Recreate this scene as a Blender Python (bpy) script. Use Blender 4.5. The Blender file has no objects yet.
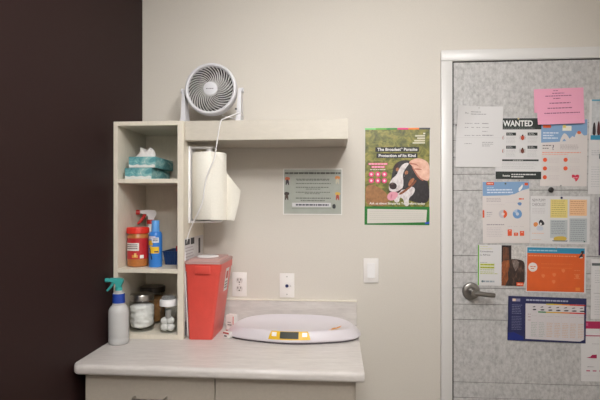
import bpy, bmesh, math, random
from mathutils import Matrix, Vector, noise
random.seed(7)
C = bpy.context.scene.collection
PI = math.pi

# ------------------------------------------------------------------ materials
def lin(c):
    c = c / 255.0
    return c / 12.92 if c <= 0.04045 else ((c + 0.055) / 1.055) ** 2.4
def rgb(c): return (lin(c[0]), lin(c[1]), lin(c[2]), 1.0)
_m = {}
def mat(name, c, rough=0.5, metal=0.0, var=0.0, scale=20.0, stretch=(1, 1, 1), bump=0.0, trans=0.0, spec=0.5, coat=0.0, sss=0.0):
    if name in _m: return _m[name]
    m = bpy.data.materials.new(name); m.use_nodes = True
    nt = m.node_tree; b = nt.nodes['Principled BSDF']
    b.inputs['Base Color'].default_value = rgb(c)
    b.inputs['Roughness'].default_value = rough
    b.inputs['Metallic'].default_value = metal
    b.inputs['Specular IOR Level'].default_value = spec
    b.inputs['Transmission Weight'].default_value = trans
    b.inputs['Coat Weight'].default_value = coat
    if sss:
        b.inputs['Subsurface Weight'].default_value = sss
        b.inputs['Subsurface Radius'].default_value = (0.01, 0.01, 0.01)
    if var or bump:
        tc = nt.nodes.new('ShaderNodeTexCoord'); mp = nt.nodes.new('ShaderNodeMapping')
        mp.inputs['Scale'].default_value = stretch
        nz = nt.nodes.new('ShaderNodeTexNoise'); nz.inputs['Scale'].default_value = scale
        nz.inputs['Detail'].default_value = 5.0; nz.inputs['Roughness'].default_value = 0.65
        nt.links.new(tc.outputs['Object'], mp.inputs['Vector']); nt.links.new(mp.outputs['Vector'], nz.inputs['Vector'])
        if var:
            r = nt.nodes.new('ShaderNodeValToRGB')
            lo = [max(0, x * (1 - var)) for x in c]; hi = [min(255, x * (1 + var)) for x in c]
            r.color_ramp.elements[0].position = 0.3; r.color_ramp.elements[1].position = 0.7
            r.color_ramp.elements[0].color = rgb(lo); r.color_ramp.elements[1].color = rgb(hi)
            nt.links.new(nz.outputs['Fac'], r.inputs['Fac']); nt.links.new(r.outputs['Color'], b.inputs['Base Color'])
        if bump:
            bp = nt.nodes.new('ShaderNodeBump'); bp.inputs['Strength'].default_value = bump; bp.inputs['Distance'].default_value = 0.002
            nt.links.new(nz.outputs['Fac'], bp.inputs['Height']); nt.links.new(bp.outputs['Normal'], b.inputs['Normal'])
    _m[name] = m
    return m
def clear_mat(name, tint, gloss=0.12, body=0.0, bodycol=(255, 255, 255), rough=0.05, fres=.4):
    """thin clear plastic or glass: see-through with a sheen and an optional cloudy body"""
    if name in _m: return _m[name]
    m = bpy.data.materials.new(name); m.use_nodes = True
    nt = m.node_tree; nt.nodes.clear()
    out = nt.nodes.new('ShaderNodeOutputMaterial'); tr = nt.nodes.new('ShaderNodeBsdfTransparent')
    tr.inputs['Color'].default_value = rgb(tint)
    gl = nt.nodes.new('ShaderNodeBsdfGlossy'); gl.inputs['Roughness'].default_value = rough
    df = nt.nodes.new('ShaderNodeBsdfDiffuse'); df.inputs['Color'].default_value = rgb(bodycol)
    m1 = nt.nodes.new('ShaderNodeMixShader'); m1.inputs['Fac'].default_value = body
    nt.links.new(tr.outputs[0], m1.inputs[1]); nt.links.new(df.outputs[0], m1.inputs[2])
    lw = nt.nodes.new('ShaderNodeLayerWeight'); lw.inputs['Blend'].default_value = 0.25
    mu = nt.nodes.new('ShaderNodeMath'); mu.operation = 'MULTIPLY_ADD'
    mu.inputs[1].default_value = fres; mu.inputs[2].default_value = gloss * 0.1
    nt.links.new(lw.outputs['Fresnel'], mu.inputs[0])
    m2 = nt.nodes.new('ShaderNodeMixShader'); nt.links.new(mu.outputs[0], m2.inputs['Fac'])
    nt.links.new(m1.outputs[0], m2.inputs[1]); nt.links.new(gl.outputs[0], m2.inputs[2])
    nt.links.new(m2.outputs[0], out.inputs['Surface'])
    _m[name] = m
    return m
def two_tone(name, stops, scale, rough=0.5, stretch=(1, 1, 1), detail=6, bump=0.0, dist=0.0):
    """noise through a colour ramp: mottled stone, grass, laminate"""
    if name in _m: return _m[name]
    m = bpy.data.materials.new(name); m.use_nodes = True
    nt = m.node_tree; b = nt.nodes['Principled BSDF']; b.inputs['Roughness'].default_value = rough
    tc = nt.nodes.new('ShaderNodeTexCoord'); mp = nt.nodes.new('ShaderNodeMapping'); mp.inputs['Scale'].default_value = stretch
    nz = nt.nodes.new('ShaderNodeTexNoise'); nz.inputs['Scale'].default_value = scale; nz.inputs['Detail'].default_value = detail
    nz.inputs['Roughness'].default_value = 0.7; nz.inputs['Distortion'].default_value = dist
    r = nt.nodes.new('ShaderNodeValToRGB')
    e = r.color_ramp.elements
    e[0].position, e[0].color = stops[0][0], rgb(stops[0][1])
    e[1].position, e[1].color = stops[-1][0], rgb(stops[-1][1])
    for p, c in stops[1:-1]:
        k = e.new(p); k.color = rgb(c)
    nt.links.new(tc.outputs['Object'], mp.inputs['Vector']); nt.links.new(mp.outputs['Vector'], nz.inputs['Vector'])
    nt.links.new(nz.outputs['Fac'], r.inputs['Fac']); nt.links.new(r.outputs['Color'], b.inputs['Base Color'])
    if bump:
        bp = nt.nodes.new('ShaderNodeBump'); bp.inputs['Strength'].default_value = bump; bp.inputs['Distance'].default_value = 0.002
        nt.links.new(nz.outputs['Fac'], bp.inputs['Height']); nt.links.new(bp.outputs['Normal'], b.inputs['Normal'])
    _m[name] = m
    return m
def ink(c, rough=0.55): return mat('ink_%d_%d_%d' % tuple(c), c, rough, spec=0.3)

# ------------------------------------------------------------------ mesh builder
class MB:
    def __init__(s): s.v = []; s.f = []; s.fm = []; s.mats = []
    def mi(s, m):
        if m not in s.mats: s.mats.append(m)
        return s.mats.index(m)
    def add(s, vs, fs, m):
        o = len(s.v); k = s.mi(m)
        s.v += [Vector(p) for p in vs]
        for f in fs: s.f.append([o + i for i in f]); s.fm.append(k)
        return s
    def box(s, x0, x1, y0, y1, z0, z1, m, bev=0.0, seg=2, mx=None):
        bm = bmesh.new(); bmesh.ops.create_cube(bm, size=1.0)
        for v in bm.verts:
            v.co = Vector(((x0 + x1) / 2 + v.co.x * (x1 - x0), (y0 + y1) / 2 + v.co.y * (y1 - y0), (z0 + z1) / 2 + v.co.z * (z1 - z0)))
        if bev: bmesh.ops.bevel(bm, geom=bm.edges[:], offset=bev, segments=seg, affect='EDGES', profile=0.5)
        return s.bm(bm, m, mx)
    def bm(s, bm, m, mx=None):
        bm.verts.ensure_lookup_table(); bm.verts.index_update()
        vs = [(mx @ v.co if mx else v.co.copy()) for v in bm.verts]; fs = [[v.index for v in f.verts] for f in bm.faces]
        bm.free(); return s.add(vs, fs, m)
    def lathe(s, prof, c, m, seg=40, axis='z'):
        vs = []; fs = []; n = len(prof); cx, cy, cz = c
        for j in range(seg):
            a = 2 * PI * j / seg
            for (r, h) in prof:
                p = (r * math.cos(a), r * math.sin(a), h)
                if axis == 'y': p = (p[0], p[2], p[1])
                if axis == 'x': p = (p[2], p[0], p[1])
                vs.append((cx + p[0], cy + p[1], cz + p[2]))
        for j in range(seg):
            k = (j + 1) % seg
            for i in range(n - 1):
                q = [j * n + i, k * n + i, k * n + i + 1, j * n + i + 1]
                if prof[i][0] < 1e-7: q = [j * n + i, k * n + i + 1, j * n + i + 1]
                elif prof[i + 1][0] < 1e-7: q = [j * n + i, k * n + i, j * n + i + 1]
                if axis == 'y': q.reverse()
                fs.append(q)
        return s.add(vs, fs, m)
    def tube(s, pts, r, m, seg=10, smooth=0):
        P = [Vector(p) for p in pts]
        for _ in range(smooth):                       # Chaikin corner cutting
            Q = [P[0]]
            for a, b in zip(P, P[1:]): Q += [a * .75 + b * .25, a * .25 + b * .75]
            P = Q + [P[-1]]
        R = r if callable(r) else (lambda t: r)
        vs = []; fs = []; up = None; n = len(P)
        for i, p in enumerate(P):
            t = (P[min(i + 1, n - 1)] - P[max(i - 1, 0)]).normalized()
            if up is None: up = t.orthogonal().normalized()
            up = (up - t * up.dot(t)).normalized(); w = t.cross(up)
            rr = R(i / (n - 1))
            for j in range(seg):
                a = 2 * PI * j / seg
                vs.append(p + up * math.cos(a) * rr + w * math.sin(a) * rr)
        for i in range(n - 1):
            for j in range(seg):
                k = (j + 1) % seg
                fs.append([i * seg + j, i * seg + k, (i + 1) * seg + k, (i + 1) * seg + j])
        fs.append(list(range(seg))[::-1]); fs.append([(n - 1) * seg + j for j in range(seg)])
        return s.add(vs, fs, m)
    def prism(s, poly, depth, m, axis='y', at=0.0):
        """extrude a 2D outline (a,b): axis y -> (a, y, b); axis x -> (x, a, b)"""
        n = len(poly); vs = []
        for d in (at, at + depth):
            for a, b in poly: vs.append((a, d, b) if axis == 'y' else (d, a, b) if axis == 'x' else (a, b, d))
        fs = [list(range(n))[::-1], [n + i for i in range(n)]] + [[i, (i + 1) % n, n + (i + 1) % n, n + i] for i in range(n)]
        return s.add(vs, fs, m)
    def lump(s, c, rx, ry, rz, m, amp=0.12, freq=4.0, sub=3, seed=0.0):
        bm = bmesh.new(); bmesh.ops.create_icosphere(bm, subdivisions=sub, radius=1.0)
        for v in bm.verts:
            d = 1 + amp * noise.noise(v.co * freq * 0.5 + Vector((seed, seed * 2, 0))) * 2
            v.co = Vector((c[0] + v.co.x * rx * d, c[1] + v.co.y * ry * d, c[2] + v.co.z * rz * d))
        return s.bm(bm, m)
    def xf(s, M): s.v = [M @ p for p in s.v]; return s
    def build(s, name, parent=None, angle=35, loc=None, fix=True):
        me = bpy.data.meshes.new(name)
        me.from_pydata([tuple(p) for p in s.v], [], s.f)
        for m in s.mats: me.materials.append(m)
        me.polygons.foreach_set('material_index', s.fm)
        if fix:
            bm = bmesh.new(); bm.from_mesh(me); bmesh.ops.recalc_face_normals(bm, faces=bm.faces[:]); bm.to_mesh(me); bm.free()
        if angle:
            me.polygons.foreach_set('use_smooth', [True] * len(me.polygons))
            me.set_sharp_from_angle(angle=math.radians(angle))
        me.update()
        o = bpy.data.objects.new(name, me); C.objects.link(o)
        if parent: o.parent = parent
        if loc: o.location = loc
        return o

def tag(o, label=None, cat=None, group=None, kind=None):
    if label: o['label'] = label
    if cat: o['category'] = cat
    if group: o['group'] = group
    if kind: o['kind'] = kind
    return o
def thing(name, label, cat, loc=(0, 0, 0), rz=0.0, group=None):
    o = bpy.data.objects.new(name, None); C.objects.link(o); o.empty_display_size = 0.05
    o.location = loc; o.rotation_euler = (0, 0, rz)
    return tag(o, label, cat, group)
def struct(name, mb, **k):
    o = mb.build(name, **k)
    if not k.get('parent'): o['kind'] = 'structure'
    return o

# ------------------------------------------------------------------ camera (28.8 mm lens, turned 4.4 degrees left)
F = 480.0; TH = math.atan(37 / 480.0); D = 2.27; EYE = 1.47
cd = bpy.data.cameras.new('camera'); cam = bpy.data.objects.new('camera', cd); C.objects.link(cam)
cam.location = (0, -D, EYE); cam.rotation_euler = (PI / 2, 0, TH)
cd.sensor_width = 36; cd.lens = 36 * F / 600; cd.shift_y = 4 / 600; cd.clip_start = 0.02
bpy.context.scene.camera = cam
def at(px, py, Y):
    """where the sight line of a photo pixel meets the upright plane y = Y"""
    u = px - 300
    dx = u * math.cos(TH) - F * math.sin(TH); dy = u * math.sin(TH) + F * math.cos(TH)
    t = (Y + D) / dy
    return Vector((t * dx, Y, EYE + t * (204 - py)))

# ------------------------------------------------------------------ palette
wallm = mat('wall_paint', (207, 201, 192), 0.7, var=0.012, scale=160, bump=0.06)
brown = mat('dark_brown_paint', (46, 29, 28), 0.6, var=0.03, scale=120, bump=0.05, spec=0.2)
ceilm = mat('ceiling_tile', (225, 223, 218), 0.8, var=0.03, scale=60)
floorm = mat('vinyl_floor', (122, 114, 106), 0.45, var=0.06, scale=18)
framem = mat('white_enamel', (214, 212, 210), 0.35)
doorm = two_tone('stone_look_door', [(0.26, (150, 149, 148)), (0.5, (184, 182, 181)), (0.74, (206, 204, 203))], 70, 0.55, (1.0, 1, 0.7), 6)
def seams(m, pitch, width, dark):
    # faint upright board seams printed in the door's facing
    nt = m.node_tree; b_ = nt.nodes['Principled BSDF']; src = b_.inputs['Base Color'].links[0].from_socket
    tc = nt.nodes.new('ShaderNodeTexCoord'); sx = nt.nodes.new('ShaderNodeSeparateXYZ'); nt.links.new(tc.outputs['Object'], sx.inputs[0])
    md = nt.nodes.new('ShaderNodeMath'); md.operation = 'PINGPONG'; md.inputs[1].default_value = pitch; nt.links.new(sx.outputs['X'], md.inputs[0])
    lt = nt.nodes.new('ShaderNodeMath'); lt.operation = 'LESS_THAN'; lt.inputs[1].default_value = width; nt.links.new(md.outputs[0], lt.inputs[0])
    mx = nt.nodes.new('ShaderNodeMix'); mx.data_type = 'RGBA'; mx.blend_type = 'MULTIPLY'
    nt.links.new(lt.outputs[0], mx.inputs[0]); nt.links.new(src, mx.inputs[6]); mx.inputs[7].default_value = (dark, dark, dark, 1)
    nt.links.new(mx.outputs[2], b_.inputs['Base Color'])
seams(doorm, .0725, .0012, .90)
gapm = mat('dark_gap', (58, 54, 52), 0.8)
melam = mat('cream_melamine', (220, 212, 197), 0.42, var=0.02, scale=90, stretch=(1, 1, 0.3))  # lightened to make up for the dimmer light on the unit
edgem = mat('cream_edge_band', (216, 210, 198), 0.4)
lamin = two_tone('grey_streak_laminate', [(0.3, (196, 190, 186)), (0.52, (209, 203, 199)), (0.72, (219, 214, 210))], 34, 0.36, (0.35, 2.2, 2.2), 7)
cabm = mat('taupe_laminate', (181, 172, 160), 0.45, var=0.02, scale=80)
steel = mat('brushed_steel', (176, 172, 168), 0.28, 1.0, var=0.04, scale=60, stretch=(1, 8, 8))
darksteel = mat('dark_lid_metal', (92, 88, 86), 0.3, 1.0)
fanw = mat('fan_white', (205, 204, 208), 0.4)
fang = mat('fan_grille_grey', (206, 204, 203), 0.4)
fanshade = mat('fan_inside_shade', (70, 68, 68), 0.6)  # inside is white like the housing, darkened here for its shade
white = mat('white_plastic', (232, 230, 230), 0.35)
offw = mat('warm_white_plastic', (228, 224, 221), 0.4)
paper = mat('paper_white', (212, 210, 210), 0.75, spec=0.2)
towel = mat('towel_paper', (230, 226, 216), 0.9, var=0.015, scale=150, bump=0.15, spec=0.1)
blackp = mat('black_plastic', (32, 31, 33), 0.4)
glass = clear_mat('jar_glass', (244, 246, 246), 0.2, fres=.24)
cottonm = mat('cotton', (240, 238, 234), 0.95, var=0.02, scale=60, bump=0.6, spec=0.05, sss=0.1)

# ------------------------------------------------------------------ setting
XL, XR, YF, ZC = -0.944, 1.78, -3.6, 2.72
DX0, DX1, DZ = 0.527, 1.462, 2.129           # rough door opening between the frame sides
CW = 0.049                                   # frame face width
b = MB()
b.box(XL - .1, DX0, 0, .12, 0, ZC, wallm); b.box(DX1, XR + .1, 0, .12, 0, ZC, wallm); b.box(DX0, DX1, 0, .12, DZ, ZC, wallm)
struct('wall_back', b, angle=0)
struct('wall_left', MB().box(XL - .12, XL, YF, 0, 0, ZC, brown), angle=0)
struct('wall_right', MB().box(XR, XR + .12, YF, 0, 0, ZC, wallm), angle=0)
struct('wall_front', MB().box(XL - .12, XR + .12, YF - .12, YF, 0, ZC, wallm), angle=0)
struct('floor', MB().box(XL - .12, XR + .12, YF - .12, .12, -.1, 0, floorm), angle=0)
struct('ceiling', MB().box(XL - .12, XR + .12, YF - .12, .12, ZC, ZC + .1, ceilm), angle=0)
# white hollow-metal door frame: face, return into the opening and stop
b = MB()
FY = -.018
b.box(DX0 - CW, DX0, FY, 0, 0, DZ, framem, .0025); b.box(DX1, DX1 + CW, FY, 0, 0, DZ, framem, .0025)
b.box(DX0 - CW, DX1 + CW, FY, 0, DZ, DZ + CW, framem, .0025)
b.box(DX0 - .001, DX0 + .002, FY + .003, .12, 0, DZ, framem); b.box(DX1 - .002, DX1 + .001, FY + .003, .12, 0, DZ, framem)
b.box(DX0, DX1, FY + .003, .12, DZ - .002, DZ + .001, framem)
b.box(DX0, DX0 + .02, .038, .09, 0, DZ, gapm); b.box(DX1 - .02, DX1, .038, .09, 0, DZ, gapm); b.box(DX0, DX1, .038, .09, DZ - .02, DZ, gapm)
gap_shade = mat('door_gap_shade', (48, 42, 39), .8)  # dark strip that stands in for the shade in the door gap
b.box(DX0 + .0015, DX0 + .0085, -.007, .001, 0, DZ - .002, gap_shade); b.box(DX0 + .0015, DX1 - .002, -.007, .001, DZ - .0075, DZ - .0015, gap_shade)
struct('trim_1', b)
# door leaf with grooved stone-look boards; every groove is a real gap over a darker backing
SX0, SX1, SZ0, SZ1, DY = DX0 + .009, DX1 - .006, .012, DZ - .008, -.010
grooves_px = [124, 140.2, 157, 174.3, 190.4, 255.7, 272.4, 288.2, 304.4, 319.8, 382.3, 397.7]
gz = [at(470, p, DY).z for p in grooves_px]
gz = [SZ1] + gz + [gz[-1] - .075, gz[-1] - .15, SZ0]
b = MB()
b.box(SX0, SX1, DY + .0035, .034, SZ0, SZ1, mat('groove_grey', (120, 116, 113), .7))
for i in range(len(gz) - 1):
    top = gz[i] - (.0012 if i else 0); bot = gz[i + 1] + .0012
    if gz[i] - gz[i + 1] > .2:
        b.box(SX0, SX1, DY, DY + .006, bot, top, doorm, .0012, 1)
    else:
        b.box(SX0, SX1, DY, DY + .006, bot, top, doorm, .0012, 1)
door = struct('door_1', b, angle=0)
# lever handle
hsteel = mat('handle_steel', (150, 147, 144), 0.3, 1.0, var=0.05, scale=50)
hc = at(471.5, 291.5, DY - .01)
h = MB()
h.lathe([(0, -.016), (.018, -.016), (.020, -.013), (.030, -.013), (.037, -.010), (.040, -.004), (.040, 0), (0, 0)], (hc.x, DY, hc.z), hsteel, 40, 'y')
rose = h.build('rosette', door)
h = MB()
h.lathe([(.014, -.015), (.012, -.05), (.016, -.052), (.016, -.068), (0, -.069)], (hc.x, DY, hc.z), hsteel, 24, 'y')
h.tube([(hc.x, DY - .06, hc.z), (hc.x + .03, DY - .062, hc.z - .001), (hc.x + .06, DY - .060, hc.z - .006), (hc.x + .088, DY - .055, hc.z - .008)],
       lambda t: .0120 - .002 * t, hsteel, 14, 2)
h.build('door_handle', door)['label'] = 'brushed steel lever handle'
rose['label'] = 'round brushed steel rosette behind the lever'

# ------------------------------------------------------------------ ceiling fill panels (out of frame, added to soften the shade)
def emit(name, s):
    m = bpy.data.materials.new(name); m.use_nodes = True; nt = m.node_tree
    p = nt.nodes['Principled BSDF']; p.inputs['Base Color'].default_value = (1, 1, 1, 1)
    p.inputs['Emission Color'].default_value = (1, .985, .965, 1); p.inputs['Emission Strength'].default_value = s
    return m
def fill_panel(x, y, sx, sy, power, label):
    t = thing('fill_light', label, 'light', (x, y, ZC))
    f = MB()
    for (a0, a1, b0, b1) in ((-sx/2-.03, sx/2+.03, -sy/2-.03, -sy/2), (-sx/2-.03, sx/2+.03, sy/2, sy/2+.03), (-sx/2-.03, -sx/2, -sy/2, sy/2), (sx/2, sx/2+.03, -sy/2, sy/2)):
        f.box(a0, a1, b0, b1, -.03, 0, framem)
    f.build('light_frame', t)
    MB().box(-sx/2, sx/2, -sy/2, sy/2, -.022, -.001, emit('fill_diffuser', power)).build('diffuser', t, angle=0)
fill_panel(-0.1, -1.5, .6, 1.2, 14, 'added square fill panel on the ceiling above the middle of the room')
fill_panel(0.2, -3.0, .6, .6, 60, 'added square fill panel on the ceiling near the wall behind the viewer')

# unseen source inferred from the shelf shadow, added as a spot aimed at the wall
LP = Vector((.44, -1.88, 2.56)); LT_ = Vector((.05, 0, 2.04))
ld = bpy.data.lights.new('wall_spot', 'SPOT'); ld.energy = 94; ld.shadow_soft_size = .11; ld.spot_size = math.radians(88); ld.spot_blend = 1.0; ld.color = (1, .985, .965)
lo = bpy.data.objects.new('wall_spot', ld); C.objects.link(lo); lo.location = LP
lo.rotation_euler = (LT_ - LP).to_track_quat('-Z', 'Y').to_euler()

# ------------------------------------------------------------------ counter and cabinets
CT = 0.9015; CR = 0.0925
def worktop():
    t = thing('worktop', 'pale grey streaked laminate worktop with rounded front edge along the wall', 'worktop', (0, 0, 0))
    yf = -.642; th = .036
    pr = [(-.001, CT - th), (yf + .012, CT - th)]
    for k in range(7):
        a = -PI / 2 - PI / 2 * k / 6
        pr.append((yf + .010 + .010 * math.cos(a), CT - th + .010 + .010 * math.sin(a)))
    for k in range(9):
        a = PI - PI / 2 * k / 8
        pr.append((yf + .016 + .016 * math.cos(a), CT - .016 + .016 * math.sin(a)))
    pr.append((-.001, CT))
    n = len(pr); vs = []; fs = []
    secs = [(XL + .0025, .034), (XL + .006, .022), (XL + .012, .011), (XL + .020, .004), (XL + .030, 0), (CR - .004, 0), (CR, .003)]   # eased ends
    for x, ins in secs:
        for a, bb in pr:
            vs.append((x, a + (ins if a < -.3 else 0), min(bb, CT - min(ins, .008) * .5) if a < -.5 and bb > CT - th / 2 else bb + (min(ins, .008) * .4 if a < -.5 and bb < CT - th / 2 else 0)))
    for s_ in range(len(secs) - 1):
        for i in range(n):
            fs.append([s_ * n + i, s_ * n + (i + 1) % n, (s_ + 1) * n + (i + 1) % n, (s_ + 1) * n + i])
    fs.append(list(range(n))); fs.append([(len(secs) - 1) * n + i for i in range(n)])
    MB().add(vs, fs, lamin).build('counter_slab', t, 40)
    s = MB().box(-.6395, CR - .001, -.019, -.0005, CT, 1.0135, lamin, .0015, 1)
    s.build('backsplash', t)
    MB().box(-.6395, CR - .001, -.0215, -.0005, 1.0135, 1.0180, mat('cap_strip', (232, 225, 212), .4)).build('backsplash_cap', t, angle=0)
worktop()
def cabinet(x0, x1, label, hx, side):
    t = thing('base_cabinet', label, 'cabinet', ((x0 + x1) / 2, -.3, 0), group='base cabinets under the worktop')
    ox, oy = (x0 + x1) / 2, -.3
    L = lambda a: a - ox
    top = CT - .037
    b = MB()
    b.box(L(x0), L(x1), -.582 - oy, -.004 - oy, .10, top, cabm); b.box(L(x0) + .01, L(x1) - .01, -.53 - oy, -.01 - oy, 0, .10, gapm)
    b.build('cabinet_body', t, angle=0)
    f0, f1 = x0 + (.012 if side == 'l' else .0015), x1 - (.0015 if side == 'l' else .006)
    dr = MB().box(L(f0), L(f1), -.601 - oy, -.583 - oy, .715, top - .007, cabm, .0012, 1).build('drawer_front', t, 30)
    dd = MB().box(L(f0), L(f1), -.601 - oy, -.583 - oy, .115, .711, cabm, .0012, 1).build('cabinet_door', t, 30)
    hz = .7795
    def pull(z):
        m = MB()
        m.tube([(L(hx - .058), -.601 - oy, z), (L(hx - .058), -.622 - oy, z), (L(hx - .052), -.631 - oy, z), (L(hx + .052), -.631 - oy, z), (L(hx + .058), -.622 - oy, z), (L(hx + .058), -.601 - oy, z)], .0048, steel, 10, 1)
        return m
    pull(hz).build('handle', dr)['label'] = 'brushed steel bar pull'
    pull(.66).build('handle', dd)['label'] = 'brushed steel bar pull'
cabinet(-.916, -.4305, 'taupe base cabinet with a steel pull, left under the worktop by the dark wall', at(148, 396, -.625).x, 'l')
cabinet(-.430, .0655, 'taupe base cabinet under the baby scale, right half below the worktop', -.18, 'r')

# ------------------------------------------------------------------ open storage unit and wall shelf
UX0, UX1, UY = XL + .0015, -.640, -.307
UT = 1.818; PT = .018
S1, S2, S3 = 1.576, 1.197, CT + .0195      # upper faces of the two shelves and of the floor panel
u = thing('storage_unit', 'tall narrow cream open unit of three compartments standing on the worktop by the dark wall', 'shelf unit', (-.792, -.15, CT))
def ub(x0, x1, y0, y1, z0, z1, name, m=melam, bev=.0008):
    o = MB().box(x0 + .792, x1 + .792, y0 + .15, y1 + .15, z0 - CT, z1 - CT, m, bev, 1)
    return o.build(name, u, 30)
XI0, XI1 = UX0 + PT, UX1 - .026
ub(UX0, XI0, UY, -.001, CT + .0005, UT, 'side_panel'); ub(XI1, UX1, UY, -.001, CT + .0005, UT, 'side_panel')
ub(XI0, XI1, UY, -.001, UT - PT, UT, 'top_panel'); ub(XI0, XI1, UY, -.001, CT + .0005, S3, 'bottom_panel')
ub(XI0, XI1, UY + .002, -.008, S1 - PT, S1, 'shelf'); ub(XI0, XI1, UY + .002, -.008, S2 - PT, S2, 'shelf')
ub(XI0, XI1, -.007, -.001, S3, UT - PT, 'back_panel')
ws = thing('wall_shelf', 'cream boxed wall shelf with deep front, running right from the storage unit', 'shelf', (-.3, -.14, UT))
WY = -.288; WX1 = at(348, 128, WY).x; WZ0 = at(270, 139.6, WY).z
melam_dim = mat('cream_melamine_dim', (195, 188, 176), 0.45, var=0.02, scale=90, stretch=(.3, 1, 1))  # same cream board as the unit, darkened to offset the stronger light here
def wb(x0, x1, y0, y1, z0, z1, name, m=melam_dim):
    return MB().box(x0 + .3, x1 + .3, y0 + .14, y1 + .14, z0 - UT, z1 - UT, m, .001, 1).build(name, ws, 30)
wb(UX1 + .001, WX1, WY, WY + .018, WZ0, UT + .002, 'front_panel')
wb(UX1 + .001, WX1, WY + .0185, -.001, UT - .016, UT + .002, 'shelf_top')
wb(UX1 + .001, WX1 - .0185, WY + .0185, -.001, WZ0, WZ0 + .016, 'shelf_underside')
wb(WX1 - .018, WX1, WY + .0185, -.001, WZ0, UT - .0165, 'end_panel')

# ------------------------------------------------------------------ desk fan
FZ = UT + .002
fc = at(210.3, 89, -.225)
fan = thing('desk_fan', 'round white desk fan with spiral grille standing on the wall shelf above the unit', 'fan', (fc.x, -.19, FZ))
hz = fc.z - FZ
tilt = Matrix.Translation((0, 0, hz)) @ Matrix.Rotation(math.radians(-3), 4, 'X')
R = .1145
b = MB().lathe([(.098, -.026), (.100, -.036), (.106, -.040), (.111, -.038), (R, -.030), (R, -.010), (.110, .012), (.096, .034), (.070, .052), (.035, .060), (0, .061)], (0, 0, 0), fanw, 72, 'y').xf(tilt)
b.build('housing', fan, 40)
b = MB().lathe([(.0985, -.027), (.0975, .008), (.085, .028), (.05, .040), (0, .041)], (0, 0, 0), fanshade, 60, 'y').xf(tilt)
b.build('inner_duct', fan, 40)
b = MB()
for k in range(3):                                  # fan blades inside
    vs = []; fs = []
    for i in range(9):
        r = .022 + .068 * i / 8
        for s_ in (-1, 1):
            a = k * 2 * PI / 3 + .5 + s_ * (.52 + .1 * i / 8) + .25 * i / 8
            vs.append((r * math.cos(a), .006 - s_ * .010, r * math.sin(a)))
    for i in range(8): fs.append([2 * i, 2 * i + 1, 2 * i + 3, 2 * i + 2])
    n = len(vs); vs += [(x, y + .002, z) for x, y, z in vs]; fs += [[n + j for j in f][::-1] for f in fs]
    b.add(vs, fs, mat('fan_blade_grey', (128, 126, 126), .4))
b.lathe([(0, -.012), (.024, -.010), (.026, .02), (0, .02)], (0, 0, 0), fanshade, 30, 'y')
b.xf(tilt).build('blades', fan, 40)
b = MB()
NV = 34
for k in range(NV):                                 # curved vanes sweeping anticlockwise towards the rim
    vs = []; fs = []; N = 12
    for i in range(N + 1):
        q = i / N; r = .030 + .0695 * q
        a = 2 * PI * k / NV + .80 * q ** 1.15
        w = .0011 + .0009 * q
        ta = a + PI / 2; y0 = -.036 + .006 * q * q
        ca, sa = math.cos(a), math.sin(a)
        for dw, dy in ((-w, 0), (w, 0), (w, .009), (-w, .009)):
            vs.append((r * ca + dw * math.cos(ta), y0 + dy, r * sa + dw * math.sin(ta)))
    for i in range(N):
        for j in range(4): fs.append([4 * i + j, 4 * i + (j + 1) % 4, 4 * i + 4 + (j + 1) % 4, 4 * i + 4 + j])
    b.add(vs, fs, fang)
b.xf(tilt).build('grille', fan, 30)
b = MB().lathe([(0, -.0415), (.020, -.041), (.029, -.038), (.0315, -.033), (.0315, -.027), (0, -.027)], (0, 0, 0), fanw, 40, 'y').xf(tilt)
hub = b.build('hub', fan, 40)
b = MB()
xx = -.017
for w in (.005, .003, .004, .005, .003, .004):
    b.box(xx, xx + w, -.0420, -.0408, -.0035, .0005, ink((120, 118, 120))); xx += w + .0016
b.xf(tilt).build('brand_mark', hub, 0)
for sx in (-1, 1):                                  # uprights of the stand
    x0 = sx * .1185
    pr = [(-.042, 0), (.042, 0), (.030, .03), (.017, hz - .01), (.012, hz + .006), (0, hz + .011), (-.012, hz + .006), (-.017, hz - .01), (-.030, .03)]
    b = MB(); vs = []; n = len(pr)
    for (d0, zlim) in ((0, 0), (1, 0)):
        for y, z in pr:
            flare = .008 * max(0, 1 - z / .09)
            vs.append((x0 + (sx * (.013 + flare * .2) if d0 else -sx * flare * 1.2), y, z))
    fs = [list(range(n))[::-1], [n + i for i in range(n)]] + [[i, (i + 1) % n, n + (i + 1) % n, n + i] for i in range(n)]
    b.add(vs, fs, fanw)
    b.build('stand_upright', fan, 50)
    MB().lathe([(0, 0), (.012, 0), (.012, .006), (.009, .008), (0, .008)] if sx > 0 else [(0, 0), (.012, 0), (.012, -.006), (.009, -.008), (0, -.008)], (x0 + sx * .0130, 0, hz), fanw, 24, 'x').build('pivot_knob', fan)
MB().box(-.112, .112, -.028, .040, 0, .012, fanw, .005, 3).build('stand_base', fan, 40)
MB().box(.1100, .1180, -.045, -.036, hz - .092, hz - .086, ink((70, 68, 70))).build('speed_switch', fan)
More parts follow.
